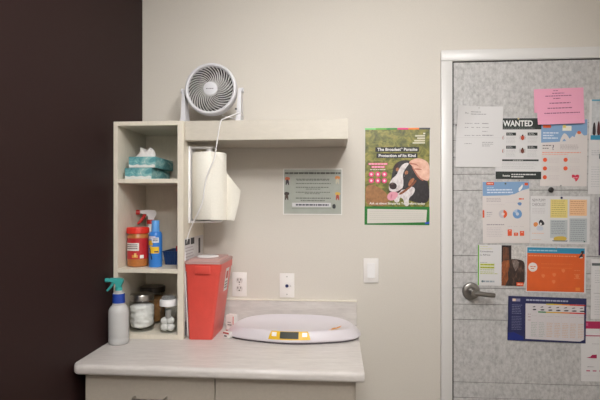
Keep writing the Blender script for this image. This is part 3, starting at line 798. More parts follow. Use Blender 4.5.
# ------------------------------------------------------------------ printed sheets
def text_geo(s, bold=0.0):
    cu = bpy.data.curves.new('t', 'FONT'); cu.body = s; cu.size = 1.0; cu.offset = bold; cu.resolution_u = 3
    o = bpy.data.objects.new('t', cu); C.objects.link(o)
    dg = bpy.context.evaluated_depsgraph_get(); me = o.evaluated_get(dg).to_mesh()
    vs = [(v.co.x, v.co.y) for v in me.vertices]; fs = [list(p.vertices) for p in me.polygons]
    o.evaluated_get(dg).to_mesh_clear(); bpy.data.objects.remove(o); bpy.data.curves.remove(cu)
    return vs, fs
class Sheet:
    """a printed sheet on an upright wall: artwork is given in the photo's own layout and turned into metres on the sheet"""
    def __init__(s, name, label, cat, x0, y0, x1, y1, Y, rot=0.0, m=None, lift=0.0, curl=None, group=None, thick=.0006):
        a, c = at(x0, (y0 + y1) / 2, Y), at(x1, (y0 + y1) / 2, Y)
        t, bt = at((x0 + x1) / 2, y0, Y), at((x0 + x1) / 2, y1, Y)
        s.W, s.H = c.x - a.x, t.z - bt.z; s.px = (x0, x1, y0, y1); s.e0 = thick; s.curl = curl or (lambda u, v: 0.0)
        s.root = thing(name, label, cat, ((a.x + c.x) / 2, Y - lift, (t.z + bt.z) / 2), 0, group)
        s.root.rotation_euler = (0, math.radians(rot), 0)
        s.parts = {}; s.cnt = {}
        b = MB(); n = 14; vs = []; fs = []
        for e in (0, thick):
            for j in range(n + 1):
                for i in range(n + 1):
                    vs.append(s.pos(-.5 + i / n, -.5 + j / n, e))
        k = (n + 1) ** 2
        for j in range(n):
            for i in range(n):
                q = [j * (n + 1) + i, j * (n + 1) + i + 1, (j + 1) * (n + 1) + i + 1, (j + 1) * (n + 1) + i]
                fs.append([k + z for z in q]); fs.append(q[::-1])
        rim = [i for i in range(n + 1)] + [j * (n + 1) + n for j in range(1, n + 1)] + [n * (n + 1) + i for i in range(n - 1, -1, -1)] + [j * (n + 1) for j in range(n - 1, 0, -1)]
        for p, q in zip(rim, rim[1:] + rim[:1]): fs.append([p, q, k + q, k + p])
        b.add(vs, fs, m or paper); b.build('sheet', s.root, 30)
    def pos(s, u, v, e):                      # u,v in -.5...5
        return (u * s.W, -(s.curl(u, v) + e), v * s.H)
    def uv(s, px, py):
        x0, x1, y0, y1 = s.px
        return (px - x0) / (x1 - x0) - .5, .5 - (py - y0) / (y1 - y0)
    def mb(s, part): return s.parts.setdefault((part, s.cnt.get(part, 0)), MB())
    def new(s, *names):                       # the next marks of these names start a part of their own
        for n in names: s.cnt[n] = s.cnt.get(n, 0) + 1
    def rect(s, part, x0, y0, x1, y1, col, lay=1):
        n, k = max(1, int(abs(x1 - x0) / 5)), max(1, int(abs(y1 - y0) / 5)); vs = []; fs = []
        for j in range(k + 1):
            for i in range(n + 1):
                u, v = s.uv(x0 + (x1 - x0) * i / n, y1 + (y0 - y1) * j / k); vs.append(s.pos(u, v, s.e0 + .00025 * lay))
        for j in range(k):
            for i in range(n): q = j * (n + 1) + i; fs.append([q, q + 1, q + n + 2, q + n + 1])
        s.mb(part).add(vs, fs, ink(col) if isinstance(col, tuple) else col)
    def poly(s, part, pts, col, lay=1):
        vs = [s.pos(*s.uv(*p), s.e0 + .00025 * lay) for p in pts]
        s.mb(part).add(vs, [list(range(len(vs)))], ink(col) if isinstance(col, tuple) else col)
    def blob(s, part, pts, col, lay=1):       # rounded outline through the points
        P = [Vector(p) for p in pts]
        for _ in range(2):
            Q = []
            for a, c in zip(P, P[1:] + P[:1]): Q += [a * .75 + c * .25, a * .25 + c * .75]
            P = Q
        s.poly(part, [(p.x, p.y) for p in P], col, lay)
    def disc(s, part, x, y, r, col, lay=1, a0=0, a1=360, ry=None):
        n = 22; ry = ry or r
        pts = [(x + r * math.cos(math.radians(a0 + (a1 - a0) * i / n)), y - ry * math.sin(math.radians(a0 + (a1 - a0) * i / n))) for i in range(n + (a1 - a0 < 360))]
        if a1 - a0 < 360: pts.append((x, y))
        s.poly(part, pts, col, lay)
    def line(s, part, x0, x1, y, h, col, lay=1, seed=None):    # a line of unreadable small print, word by word
        rnd = random.Random(seed if seed is not None else int(x0 * 31 + y * 17))
        x = x0
        while x < x1 - .3:
            w = rnd.uniform(1.2, 3.6) * (h / .9) ** .5; e = min(x + w, x1)
            s.rect(part, x, y - h / 2, e, y + h / 2, col, lay); x = e + .5
    def para(s, part, x0, x1, y0, y1, n, col, h=.55, lay=1, ragged=.15):
        if lay == 1: s.new(part)
        for i in range(n):
            y = y0 + (y1 - y0) * (i + .5) / n; rr = random.Random(int(x0 * 7 + y * 13)).uniform(0, ragged)
            s.line(part, x0, x1 - (x1 - x0) * rr, y, h, col, lay)
    def text(s, part, string, x, y, h, col, lay=2, bold=0.0, width=None, align='l'):
        """capital height h, baseline at y, x = left (or centre)"""
        vs, fs = text_geo(string, bold)
        if not vs: return
        wx0 = min(v[0] for v in vs); wx1 = max(v[0] for v in vs); k = h / .70
        kx = width / (wx1 - wx0) if width else k
        ox = x - (wx1 - wx0) * kx / 2 if align == 'c' else x
        V = [s.pos(*s.uv(ox + (a - wx0) * kx, y - c * k), s.e0 + .00025 * lay) for a, c in vs]
        s.mb(part).add(V, fs, ink(col))
    def done(s):
        for (n, _), m in s.parts.items(): m.build(n, s.root, 0, fix=False)
        return s.root

# --- grey wall sign
S = Sheet('wall_sign', 'grey framed notice with tiny pet pictures under the wall shelf', 'sign', 283.2, 168.5, 342.3, 214.8, 0, 0.3, ink((226, 224, 220)), thick=.004)
S.rect('sign_face', 284.2, 169.6, 341.3, 213.8, mat('sign_grey', (164, 168, 159), .35, var=.04, scale=14), 1)
S.line('title', 285, 340.5, 173.2, 1.8, (96, 97, 92), 2, 5)
for y, a, c, h in ((179.2, 296, 330, .8), (180.2, 297, 329, .8), (183.6, 296, 331, .9), (187.4, 296, 329, .9), (189.1, 306, 321, .7), (192.3, 296, 330, .8), (193.7, 305, 320, .7), (198.2, 296, 331, 1.1), (200.6, 301, 325, 1.0)):
    S.line('body_text', a, c, y, h, (112, 114, 109), 2)
S.rect('price_strip', 292.4, 202.8, 331, 206.8, (206, 206, 208), 2); S.line('price_strip', 296, 329, 204.9, 1.5, (70, 72, 84), 3, 3)
for (x, y, c1, c2) in ((287.4, 178, (190, 108, 78), (70, 62, 66)), (286.8, 193, (70, 62, 60), (84, 70, 64)), (337.4, 177, (212, 140, 84), (196, 190, 170)), (337.6, 193, (214, 176, 90), (176, 84, 70))):
    S.new('pet_picture'); S.blob('pet_picture', [(x - 2.6, y), (x - 1, y - 1.2), (x + 2.4, y - .6), (x + 2.8, y + 1.4), (x + .6, y + 3), (x - 2, y + 2.4)], c1, 2)
    S.blob('pet_picture', [(x - 1.4, y + 1.5), (x + 1.4, y + 1.6), (x + 1.9, y + 7.2), (x + .9, y + 7.2), (x, y + 4.4), (x - .9, y + 7.4), (x - 1.8, y + 6.8)], c2, 3)
S.new('pet_picture'); S.blob('pet_picture', [(332.4, 204.3), (335.4, 203.8), (336, 207), (335.2, 208.6), (332.6, 208.4)], (62, 62, 66), 4)
S.rect('sign_face', 292, 208.4, 331, 208.8, (126, 128, 122), 2)
S.done()

# --- dog poster
S = Sheet('dog_poster', 'large green dog poster with black banner headline on the wall beside the door frame', 'poster', 364.5, 127.8, 429.9, 225.2, 0, 0.3, thick=.0012, lift=-.0003)
grass = two_tone('poster_grass', [(0.30, (50, 58, 20)), (0.45, (96, 98, 34)), (0.58, (140, 134, 56)), (0.74, (176, 160, 92))], 26, .4, (1, 1, 1.2), 5, dist=.6)
S.rect('photo', 364.9, 129.6, 429.5, 206.6, grass, 1)
S.blob('photo', [(365.5, 186), (372, 184), (384, 190), (390, 198), (388, 206), (376, 206), (365.5, 205)], mat('poster_soil', (150, 104, 62), .4, var=.15, scale=60), 2)
for i, c in enumerate(((134, 206, 128), (104, 176, 72), (58, 140, 62), (222, 64, 128), (236, 134, 62), (66, 66, 74))):
    S.rect('colour_strip', 364.7 + 10.85 * i, 128, 364.7 + 10.85 * (i + 1), 129.7, c, 2)
# dog: dark body, head with white blaze, brown spots, nose, tongue; a hand strokes it
BK = two_tone('fur_black_print', [(0.35, (22, 18, 22)), (0.6, (44, 38, 42)), (0.8, (84, 74, 76))], 90, .4, (1, 1, .6), 6)
WH = two_tone('fur_white_print', [(0.25, (160, 146, 148)), (0.5, (214, 206, 206)), (0.7, (230, 226, 226))], 70, .4, (1, 1, .6), 6)
BR = two_tone('fur_brown_print', [(0.3, (122, 66, 40)), (0.7, (190, 122, 80))], 120, .4)
SK = two_tone('skin_print', [(0.3, (206, 150, 128)), (0.7, (236, 196, 176))], 26, .4, detail=3)
S.blob('dog', [(407, 176), (414, 174), (422, 177), (428, 181), (429.4, 188), (429.4, 202), (421, 203.4), (412, 201.4), (405, 198), (402, 190)], BK, 2)
S.blob('dog', [(399, 188), (408, 186), (415.6, 187.4), (414, 194), (408.6, 198), (409.6, 205.8), (404.6, 206.2), (404, 199), (399.8, 197), (399.6, 202.4), (394.4, 202.4), (394, 196)], WH, 3)
S.blob('dog', [(392.6, 172), (393.6, 166.4), (397.4, 162), (403, 160.2), (409, 160.2), (414.6, 163.6), (417.4, 170), (416.6, 178), (413.6, 185), (407, 189.4), (399, 190), (392, 190), (389.6, 186), (391.2, 179)], BK, 4)
S.blob('dog', [(399.4, 168.6), (402.6, 164.2), (407, 162.6), (409.4, 163.6), (405.4, 168.6), (402.6, 174.4), (403.6, 181), (403.4, 187.4), (398.6, 192.8), (392.6, 193.4), (388.8, 189.8), (389.4, 183.6), (392, 178.8), (396.4, 175.4)], WH, 5)
S.blob('dog', [(394, 166), (396.4, 163), (399, 163), (398, 166.4), (395.4, 169.8), (393.4, 170.6)], (58, 42, 40), 5)
S.blob('dog', [(389.2, 184.2), (391.4, 182.4), (395.2, 182.8), (397.2, 185.2), (396.4, 188.6), (393, 189.8), (389.8, 188.2)], (54, 40, 40), 6)
S.blob('dog', [(390, 184), (392.4, 183), (394.6, 183.8), (392, 184.6)], (112, 92, 90), 7)
S.blob('dog', [(388.4, 190.4), (394, 192.4), (399.4, 190.6), (402.4, 187.6), (401, 191.6), (396, 194.4), (390, 193.4)], (72, 46, 46), 6)
S.blob('dog', [(390.4, 191.8), (395, 191.6), (398.6, 193), (397.4, 197.6), (392.6, 201), (388.2, 200), (387, 196)], (218, 152, 168), 7)
S.blob('dog', [(391, 194), (393, 194.4), (391.4, 199), (390.6, 198.4)], (196, 122, 142), 8)
S.blob('dog', [(395.6, 169.4), (397.2, 167.4), (399.2, 168.2), (398.8, 170.8), (396.6, 171.6)], BR, 6)
S.blob('dog', [(404.4, 172.4), (406.6, 170.2), (408.4, 171.6), (407.8, 174.2), (405.4, 174.8)], BR, 6)
S.blob('dog', [(409, 181), (413, 177.6), (415, 179), (412, 184), (408, 187)], BR, 5)
S.disc('dog', 396.2, 173.4, 1.0, (18, 14, 16), 7); S.disc('dog', 404.6, 176.6, 1.1, (18, 14, 16), 7); S.disc('dog', 404.3, 176.2, .3, (200, 196, 196), 8)
S.blob('dog', [(398.4, 194.0), (404, 190.2), (412, 184.6), (416, 179), (416.8, 181.6), (410, 188.4), (401, 195.2)], (132, 78, 52), 6)
S.blob('hand', [(408.2, 162.6), (412, 159.6), (419, 157.8), (426, 160.6), (429.6, 165), (429.6, 181.4), (424, 180.2), (418.6, 176.6), (415, 170.6), (412, 166)], SK, 7)
for p in ([(408.6, 162.8), (415, 163.4), (418.5, 165.4), (418, 166), (414, 164.6), (410, 164.2)], [(413.4, 168.6), (419, 168.4), (422, 169.6), (421.6, 170.2), (415, 169.8)], [(411, 165.4), (415.4, 170.8), (419, 176.8), (424, 180.4), (423, 181.2), (418, 178), (414, 171.6)]): S.blob('hand', p, (176, 112, 96), 8)
S.rect('headline_banner', 375.2, 147.2, 418.8, 151.8, (44, 44, 48), 9); S.new('headline_banner'); S.rect('headline_banner', 376.4, 153.4, 417.4, 158, (44, 44, 48), 9)
S.text('headline', 'The Broadest* Parasite', 377.2, 150.8, 2.8, (232, 230, 228), 10, .03, 40)
S.new('headline'); S.text('headline', 'Protection of Its Kind', 378.6, 157.0, 2.8, (232, 230, 228), 10, .03, 37)
for y, a in ((136, 415), (138.4, 417), (140.8, 414), (143, 412.5)): S.rect('caption', a, y - .8, 424.8, y + .7, (206, 200, 178), 2)
S.rect('caption', 423, 133, 425, 134.4, (220, 214, 200), 2)
S.rect('pink_badge', 368.4, 163, 387.6, 164.9, (226, 76, 128), 3); S.line('pink_badge', 369, 387, 164, .8, (244, 216, 224), 4); S.new('pink_badge'); S.rect('pink_badge', 371.4, 166, 385, 168, (226, 76, 128), 3)
S.line('pink_badge', 372, 384.6, 167, .8, (244, 216, 224), 4); S.line('caption_text', 370, 386, 169.6, .7, (228, 226, 216), 4)
for j in range(2):
    for i in range(3):
        x, y = 371.4 + 6.6 * i, 174.3 + 6.4 * j
        S.new('icon'); S.disc('icon', x, y, 2.6, (228, 72, 128), 3); S.blob('icon', [(x - 1.2, y - .8), (x + .2, y - 1.4), (x + 1.3, y), (x + .4, y + 1.3), (x - 1, y + 1)], (244, 214, 224), 4)
S.text('slogan', 'Ask us about Simparica Trio before today', 369.6, 204.4, 2.1, (234, 232, 226), 10, .015, 55.5)
S.rect('lower_band', 364.7, 206.6, 429.7, 225, (44, 118, 52), 1)
S.poly('white_panel', [(367.6, 209), (427.2, 209.6), (426.4, 222), (367.4, 223.6)], (206, 202, 194), 2)
for y in (211.6, 213.6, 215.6, 217.6, 219.6): S.line('small_print', 370, 424.5, y, .5, (190, 187, 178), 3)
S.poly('blue_mark', [(425.2, 222.4), (429.4, 221.2), (429.4, 223.6), (425.2, 223.8)], (50, 80, 190), 3)
S.done()

# --- sheets pinned on the door
Y0 = DY - .0003
# white letter, top corner lifting
S = Sheet('letter', 'white typed letter with a lifting top corner, leftmost sheet pinned on the door', 'paper', 455.9, 106.6, 502.2, 167.2, Y0, 1.0, lift=.0035,
          curl=lambda u, v: .010 * max(0, -u + v - .42) ** 1.4 * 7 + .004 * max(0, -v - .2))
LT = (150, 148, 150)
S.text('heading', 'Re:', 464, 114.2, 1.3, (110, 108, 110), 1, 0, 4)
for (a, c, y, h) in ((470, 481, 112.2, .7), (470, 485.5, 114.4, .7), (464.4, 472, 123.6, .6), (474, 479, 123.6, .6), (481.5, 487.5, 123.6, .6), (464.4, 468, 127.6, .6), (471, 474, 127.6, .6), (476, 480, 127.6, .6), (482, 489, 127.6, .6), (464.4, 470, 135.6, .6), (471.5, 475, 135.6, .6), (476, 480.5, 135.6, .6), (482, 493, 135.4, .9), (464.4, 471.4, 143.8, .6), (482, 493, 142.4, .6), (482, 493, 144.2, .6), (482, 490, 146, .6), (482, 488, 123.8, .6), (482, 487, 131.5, .6)):
    S.new('typed_text'); S.line('typed_text', a, c, y, h, LT, 1)
S.rect('fold_line', 456.3, 137.6, 501.9, 137.9, (200, 197, 197), 1)
S.done()
# wanted notice
S = Sheet('wanted_notice', 'black and white WANTED notice with insect pictures, partly behind the white letter', 'poster', 495.4, 118.0, 541.6, 179.4, Y0, .6, lift=.0012)
G1 = (50, 56, 54)
S.rect('header_band', 496, 118.3, 541, 129.5, G1, 1)
S.text('heading', 'WANTED', 502.6, 126.2, 5.6, (226, 226, 224), 2, .03, 29.8)
S.line('heading', 503, 534, 128.2, .45, (150, 152, 150), 2)
for j, y in enumerate((132.6, 145.8)):
    for i, x in enumerate((506, 527.4)):
        S.new('name_tag', 'bug_picture'); S.rect('name_tag', x, y, x + 9.8, y + 3, G1, 1); S.line('name_tag', x + 1, x + 6, y + 1, .5, (180, 180, 178), 2); S.line('name_tag', x + 1, x + 7, y + 2.1, .5, (180, 180, 178), 2)
        S.para('body_text', x, x + 10, y + 4, y + 11, 5, (186, 184, 186), .45)
        bx, by = x - 5, y + 5.2
        col = (178, 72, 48) if not (i and j) else (112, 62, 50)
        S.blob('bug_picture', [(bx - 1.6, by - 1.4), (bx, by - 3), (bx + 1.6, by - 1.4), (bx + 1.9, by + 1), (bx, by + 3), (bx - 1.9, by + 1)], col, 2)
        S.disc('bug_picture', bx, by - 2.4, .8, (70, 44, 40), 3)
        for s_ in (-1, 1):
            for k in (-1.2, .3, 1.6): S.poly('bug_picture', [(bx + s_ * 1.4, by + k - .15), (bx + s_ * 3.2, by + k - .9), (bx + s_ * 3.2, by + k - .6), (bx + s_ * 1.4, by + k + .2)], (110, 76, 66), 1)
S.new('header_band', 'heading'); S.rect('header_band', 500, 159.4, 538.6, 161.2, G1, 1); S.line('heading', 513, 523, 160.3, .6, (190, 190, 188), 2)
S.para('body_text', 502, 537, 162.4, 169, 4, (186, 184, 186), .5)
S.new('header_band'); S.rect('header_band', 495.7, 171.6, 541.3, 179.2, G1, 1)
S.text('logo_text', 'hosts', 503, 176.6, 2.0, (220, 220, 218), 2, .02, 7); S.line('band_text', 511.5, 536, 174.5, 1.1, (214, 214, 212), 2, 4); S.line('band_text', 511.5, 524, 176.7, 1.1, (214, 214, 212), 2, 8)
S.done()
BL, OR, PK = (128, 160, 196), (218, 90, 48), (212, 205, 202)
PKS = mat('flyer_pale_pink', (212, 205, 202), .6, spec=.2)
# heart flyer (blue and pale pink) below the pink note
S = Sheet('heart_flyer', 'blue and pale pink flyer with orange dots and a red heart, under the pink note', 'flyer', 540.3, 119.0, 587.0, 186.2, Y0, .8, PKS, lift=.0010)
S.poly('picture_band', [(540.6, 119.3), (586.7, 119.3), (586.7, 135), (581, 136), (576, 138.5), (572, 136), (567, 141), (556, 142), (540.8, 142.8)], BL, 1)
S.rect('picture_band', 542.5, 125, 550.5, 128, OR, 2)
S.blob('picture_band', [(559, 142), (562.5, 134), (565, 133), (569, 138), (570.6, 143), (566, 141.5), (563.8, 138), (561.5, 142.6)], PK, 2)
S.blob('picture_band', [(574, 137), (576.5, 132), (578.6, 131), (581, 133), (584, 136), (586, 141), (574, 142)], PK, 2)
S.blob('picture_band', [(576.2, 132.2), (578.4, 130.6), (580.8, 132), (580.2, 134), (577.6, 134.4)], (206, 104, 70), 3)
S.rect('picture_band', 562, 126, 571, 130.8, (226, 222, 206), 2); S.rect('picture_band', 562.4, 125, 565.4, 128, (222, 204, 110), 3)
for y, e in ((133, 558), (135.6, 553), (138.2, 557.5)): S.line('heading', 542.6, e, y, 1.2, (206, 214, 226), 2)
S.line('body_text', 542.4, 551, 145.6, .9, (110, 104, 108), 1); S.line('body_text', 542.4, 548.6, 148.4, .9, (110, 104, 108), 1)
S.new('heading'); S.text('heading', '?', 552.2, 150.0, 5.0, (74, 70, 78), 1, .008)
S.para('body_text', 560, 580, 144.4, 149.6, 4, (168, 158, 158), .5)
S.line('subheading', 542, 581, 152.6, .7, (226, 130, 104), 1); S.line('subheading', 542, 568, 154.4, .6, (226, 150, 128), 1)
for x, y in ((545, 160), (565.6, 159.8), (545, 168.6), (565.6, 168.4), (545, 177.4)):
    S.new('dot'); S.disc('dot', x, y, 2.1, (216, 84, 48), 1); S.para('body_text', x + 4, x + 15, y - 2.4, y + 3.2, 4, (200, 190, 190), .45)
S.blob('heart', [(575.4, 178.6), (572, 177.6), (572, 174.4), (574.6, 174.6), (575.4, 175.8), (576.6, 174.4), (579.4, 174.8), (579.2, 178), (575.8, 182.4)], (206, 62, 84), 1)
S.line('heart', 573.4, 577.8, 177.6, .6, (236, 190, 196), 2)
S.done()
# pink note folded over, its back leaf shows at the left
pinkm = mat('pink_paper', (230, 164, 188), .75, spec=.2)
S = Sheet('pink_note', 'bright pink typed note with its folded leaf behind, near the top of the door', 'note', 536.6, 88.6, 583.2, 124.4, Y0, -1.2, pinkm, lift=.0052,
          curl=lambda u, v: .006 * max(0, -v) ** 2 * 4)
DPK = (150, 92, 118)
for y, a, c, h in ((90.8, 553, 558, .6), (93.4, 552, 564, .8), (96, 545, 571, .9), (98.6, 553, 560, .9), (103.2, 549, 570, 1.0), (108.2, 547, 572, 1.0), (113.2, 543.6, 579, 1.0)): S.line('typed_text', a, c, y, h, DPK, 1)
b = MB(); n = 8; vs = []; fs = []
L0 = S.uv(533.8, 0)[0]; L1 = S.uv(560, 0)[0]
for v0 in [.5 - k * (.66 / n) for k in range(n + 1)]:
    vs += [(L0 * S.W, .0018, v0 * S.H), (L1 * S.W, .0018, v0 * S.H), (L0 * S.W, .0012, v0 * S.H), (L1 * S.W, .0012, v0 * S.H)]
for k in range(n): fs += [[4 * k, 4 * k + 1, 4 * k + 5, 4 * k + 4], [4 * k + 2, 4 * k + 6, 4 * k + 7, 4 * k + 3], [4 * k, 4 * k + 4, 4 * k + 6, 4 * k + 2]]
b.add(vs, fs, pinkm).build('back_leaf', S.root, 0)
S.done()
# pet statistics flyer
S = Sheet('chart_flyer', 'blue topped flyer with two round charts and orange bars, below the wanted notice', 'flyer', 482.4, 181.6, 529.4, 243.2, Y0, -.4, PKS, lift=.0018)
S.poly('picture_band', [(482.6, 181.8), (529.2, 181.8), (529.2, 188.6), (522, 190.5), (515, 194), (508, 195.4), (482.6, 195.8)], BL, 1)
S.rect('orange_tag', 486.4, 182, 494, 185, OR, 2); S.line('orange_tag', 487.4, 493, 183.5, .9, (240, 200, 186), 3, 2)
S.new('orange_tag'); S.rect('orange_tag', 524.6, 183, 528, 185.6, OR, 2)
S.blob('picture_band', [(518.4, 191), (518.6, 188.4), (521, 186.4), (522.4, 184.2), (523, 186.6), (521, 190), (519.6, 191.6)], (226, 224, 222), 2)
S.line('heading', 487, 494, 187.6, .6, (190, 206, 226), 2); S.line('heading', 487, 512, 189.8, 1.2, (206, 216, 230), 2); S.line('heading', 487, 513.5, 192.4, 1.2, (206, 216, 230), 2)
S.para('body_text', 486.4, 503, 197.6, 202, 3, (176, 168, 170), .7); S.new('subheading'); S.line('subheading', 518.8, 523.6, 199, 1.4, (226, 96, 62), 1)
S.new('body_text'); S.line('body_text', 505, 517, 202.4, .5, (206, 198, 198), 1); S.line('body_text', 486.4, 505, 204.6, .5, (200, 192, 192), 1)
S.blob('cat_picture', [(517, 203), (520, 202), (522, 203.6), (520.4, 206), (518, 205)], (112, 142, 186), 1)
S.rect('side_tab', 482.5, 210, 484.2, 217.6, OR, 1)
S.new('body_text'); S.line('body_text', 486.6, 492, 212.4, .9, (160, 154, 158), 1); S.line('body_text', 486.6, 492, 214.4, .7, (176, 170, 172), 1); S.line('body_text', 486.6, 491, 216.2, .6, (176, 170, 172), 1)
S.rect('chart_panel', 485, 206.6, 527.6, 206.8, (206, 200, 200), 1)
S.disc('pie_chart', 502.8, 214, 4.2, (190, 186, 190), 1); S.disc('pie_chart', 502.8, 214, 4.2, OR, 2, -75, 80); S.disc('pie_chart', 502.8, 214, 1.6, (218, 206, 204), 3)
S.new('pie_chart'); S.disc('pie_chart', 517.2, 214, 4.6, (112, 152, 198), 1); S.disc('pie_chart', 517.2, 214, 4.6, (168, 190, 216), 2, 90, 150); S.disc('pie_chart', 517.2, 214, 1.6, (196, 204, 216), 3)
S.new('subheading'); S.line('subheading', 486.4, 504, 224.6, .9, (150, 142, 146), 1); S.para('body_text', 486.4, 503, 227, 237, 6, (190, 182, 184), .5)
for x, y in ((507.4, 229.4), (513.6, 232.6), (519.6, 231)):
    S.new('bar'); S.rect('bar', x, y, x + 4.2, 235.8, (222, 92, 56), 1); S.rect('bar', x + 1.2, y + 1, x + 3, y + 1.6, (240, 200, 186), 2)
    S.new('body_text'); S.line('body_text', x, x + 4.4, 226.6, .4, (190, 182, 184), 1)
S.done()
# new puppy checklist
S = Sheet('puppy_checklist', 'white puppy checklist with yellow, orange and grey text boxes pinned mid-door', 'flyer', 530.2, 196.2, 589.6, 243.8, Y0, .6, lift=.0012)
S.text('heading', 'NEW PUPPY', 531.8, 201.8, 2.9, (120, 116, 118), 1, 0, 13.6); S.new('heading'); S.text('heading', 'CHECKLIST', 531.8, 206.2, 3.1, (128, 124, 126), 1, 0, 13.6)
S.para('body_text', 532, 546, 208, 214, 4, (190, 184, 186), .5)
S.rect('yellow_box', 550.2, 199.4, 567.4, 217.8, (222, 204, 132), 1); S.para('yellow_box', 551.4, 566, 200, 217, 8, (172, 152, 84), .6, 2)
S.rect('orange_box', 569.2, 199.4, 586.6, 215.6, (232, 190, 150), 1); S.para('orange_box', 570.2, 585, 200.4, 214.6, 7, (196, 142, 104), .6, 2)
S.rect('grey_box', 550.2, 220, 567.4, 238, (180, 186, 188), 1); S.para('grey_box', 551.4, 566, 220.6, 234.6, 8, (136, 142, 148), .6, 2)
S.new('grey_box'); S.rect('grey_box', 569.4, 218.2, 586.8, 242, (180, 186, 188), 1); S.para('grey_box', 570.4, 585.6, 219, 241, 11, (136, 142, 148), .6, 2)
S.blob('puppy_picture', [(533, 223.6), (536, 222), (538.4, 224), (536.6, 227), (534, 227)], (222, 142, 84), 1)
S.new('puppy_picture'); S.blob('puppy_picture', [(539, 221), (541, 219.4), (543.8, 222), (544.6, 225), (540.6, 226), (538.6, 224)], (54, 52, 58), 1)
S.blob('puppy_picture', [(537.4, 226), (543, 226.4), (543.6, 230.4), (538, 231), (536, 229)], (190, 196, 208), 1)
S.blob('puppy_picture', [(540, 222.6), (542, 223.4), (541.4, 225.4), (539.6, 225)], (220, 218, 216), 2)
S.new('body_text'); S.line('body_text', 532, 544, 233.6, .7, (222, 178, 150), 1); S.new('body_text'); S.line('body_text', 532, 541, 240, .6, (206, 180, 160), 1)
S.blob('bed_picture', [(553, 239.6), (555, 236.4), (565, 236), (567.6, 239), (564, 241), (556, 241.2)], (206, 176, 82), 3); S.poly('bed_picture', [(552, 240.4), (568, 240.4), (567, 241.4), (553, 241.4)], (110, 120, 132), 4)
S.disc('round_mark', 584.4, 241.2, .8, (70, 100, 90), 3)
S.done()
# brochure with horse photo
S = Sheet('brochure', 'white brochure with green edge and a brown horse photo, just right of the door handle', 'brochure', 477.6, 245.0, 524.8, 285.8, Y0, .4, lift=.0012)
S.rect('green_edge', 477.8, 245.2, 478.9, 285.6, (104, 180, 52), 1)
S.text('heading', 'Convenience', 479.8, 252.4, 1.7, (90, 92, 94), 1, 0, 13); S.new('heading'); S.text('heading', 'is Africa', 479.8, 255.8, 1.7, (90, 92, 94), 1, 0, 10.4)
S.line('subheading', 480, 488, 246.6, .6, (206, 206, 150), 1); S.line('subheading', 480, 492, 249, .6, (206, 206, 150), 1)
S.line('body_text', 480, 487, 262.6, .5, (150, 150, 152), 1)
for y in (264.8, 267.6): S.new('highlight'); S.rect('highlight', 480, y - .9, 494.4, y + 1, (200, 206, 96), 1); S.line('highlight', 480.4, 494, y, .9, (150, 160, 60), 2)
for y in (270, 272.2, 273.8): S.line('green_text', 480, 494 if y < 273 else 498, y, .7, (176, 184, 100), 1)
S.line('logo_text', 483, 494.4, 281.6, 1.7, (150, 160, 166), 1, 3); S.disc('logo_text', 482.4, 281.6, 1.1, (110, 126, 134), 2)
S.rect('horse_photo', 501.4, 245.2, 524.6, 285.6, mat('photo_sky', (192, 188, 184), .4, var=.14, scale=90), 1)
S.rect('horse_photo', 501.4, 245.2, 511.2, 264, (44, 38, 38), 2); S.poly('horse_photo', [(502.6, 247), (508.4, 247.4), (509, 263), (502.4, 263)], two_tone('coat_red_print', [(0.3, (58, 40, 34)), (0.7, (128, 78, 52))], 60, .4), 3)
S.blob('horse_photo', [(501.4, 262), (506, 259.4), (513, 258.6), (521, 259.4), (524.6, 262), (524.6, 272), (524.6, 285.6), (512, 285.6), (501.4, 285.6), (501.4, 274)], two_tone('coat_dark_print', [(0.3, (28, 24, 24)), (0.55, (62, 44, 38)), (0.75, (128, 98, 84))], 46, .4, (1.4, 1, .6)), 4)
S.poly('horse_photo', [(501.5, 262.4), (504, 260.4), (508.6, 259.8), (509.6, 266), (507.6, 272), (508.2, 279), (505, 285.5), (501.5, 285.5)], two_tone('coat_brown_print', [(0.3, (74, 44, 30)), (0.5, (142, 78, 42)), (0.7, (176, 104, 58))], 44, .4, (1.4, 1, .6)), 5)
S.poly('horse_photo', [(512, 260.4), (516.4, 259.6), (519, 262), (518, 267), (515.4, 271), (513, 266)], two_tone('coat_grey_print', [(0.3, (72, 58, 54)), (0.7, (150, 134, 126))], 60, .4), 5)
S.rect('orange_tag', 516.4, 282, 523.4, 285.4, (222, 84, 44), 6); S.line('orange_tag', 517.4, 522.4, 283.7, .9, (244, 210, 190), 7, 6)
S.done()
# orange notice
S = Sheet('orange_notice', 'orange landscape notice with a blue header band and a tiny dog, mid-door', 'poster', 525.9, 246.8, 585.8, 292.6, Y0, .8, lift=.0016)
S.rect('orange_field', 526.8, 248, 584.2, 291.6, mat('notice_orange', (214, 92, 36), .45, var=.03, scale=12), 1)
S.rect('header_band', 526.8, 247.8, 584.2, 253.4, (52, 136, 172), 2); S.line('header_text', 528.4, 556.6, 250.8, 1.2, (156, 196, 212), 3, 5)
S.line('subheading', 528, 576, 256, 1.3, (230, 140, 96), 2, 7)
S.disc('badge', 532.6, 267.6, 4.6, (222, 212, 206), 2); S.line('badge', 530, 535.4, 267, .9, (206, 120, 90), 3); S.line('badge', 530.6, 534.6, 269, .8, (206, 120, 90), 3)
for (x, y) in ((543, 276), (554, 274.6), (553.6, 281.6), (563, 270.4), (577, 276)): S.new('faint_mark'); S.blob('faint_mark', [(x - 2.4, y - 1.6), (x + 2.4, y - 1.6), (x + 1.4, y + 1.8), (x - .6, y + 2.2)], (222, 124, 76), 2)
for y in (264, 268): S.line('faint_text', 541, 572, y, .9, (220, 112, 60), 2)
S.new('faint_text')
for y in (270, 274, 278): S.line('faint_text', 574, 580, y, .8, (222, 128, 82), 2)
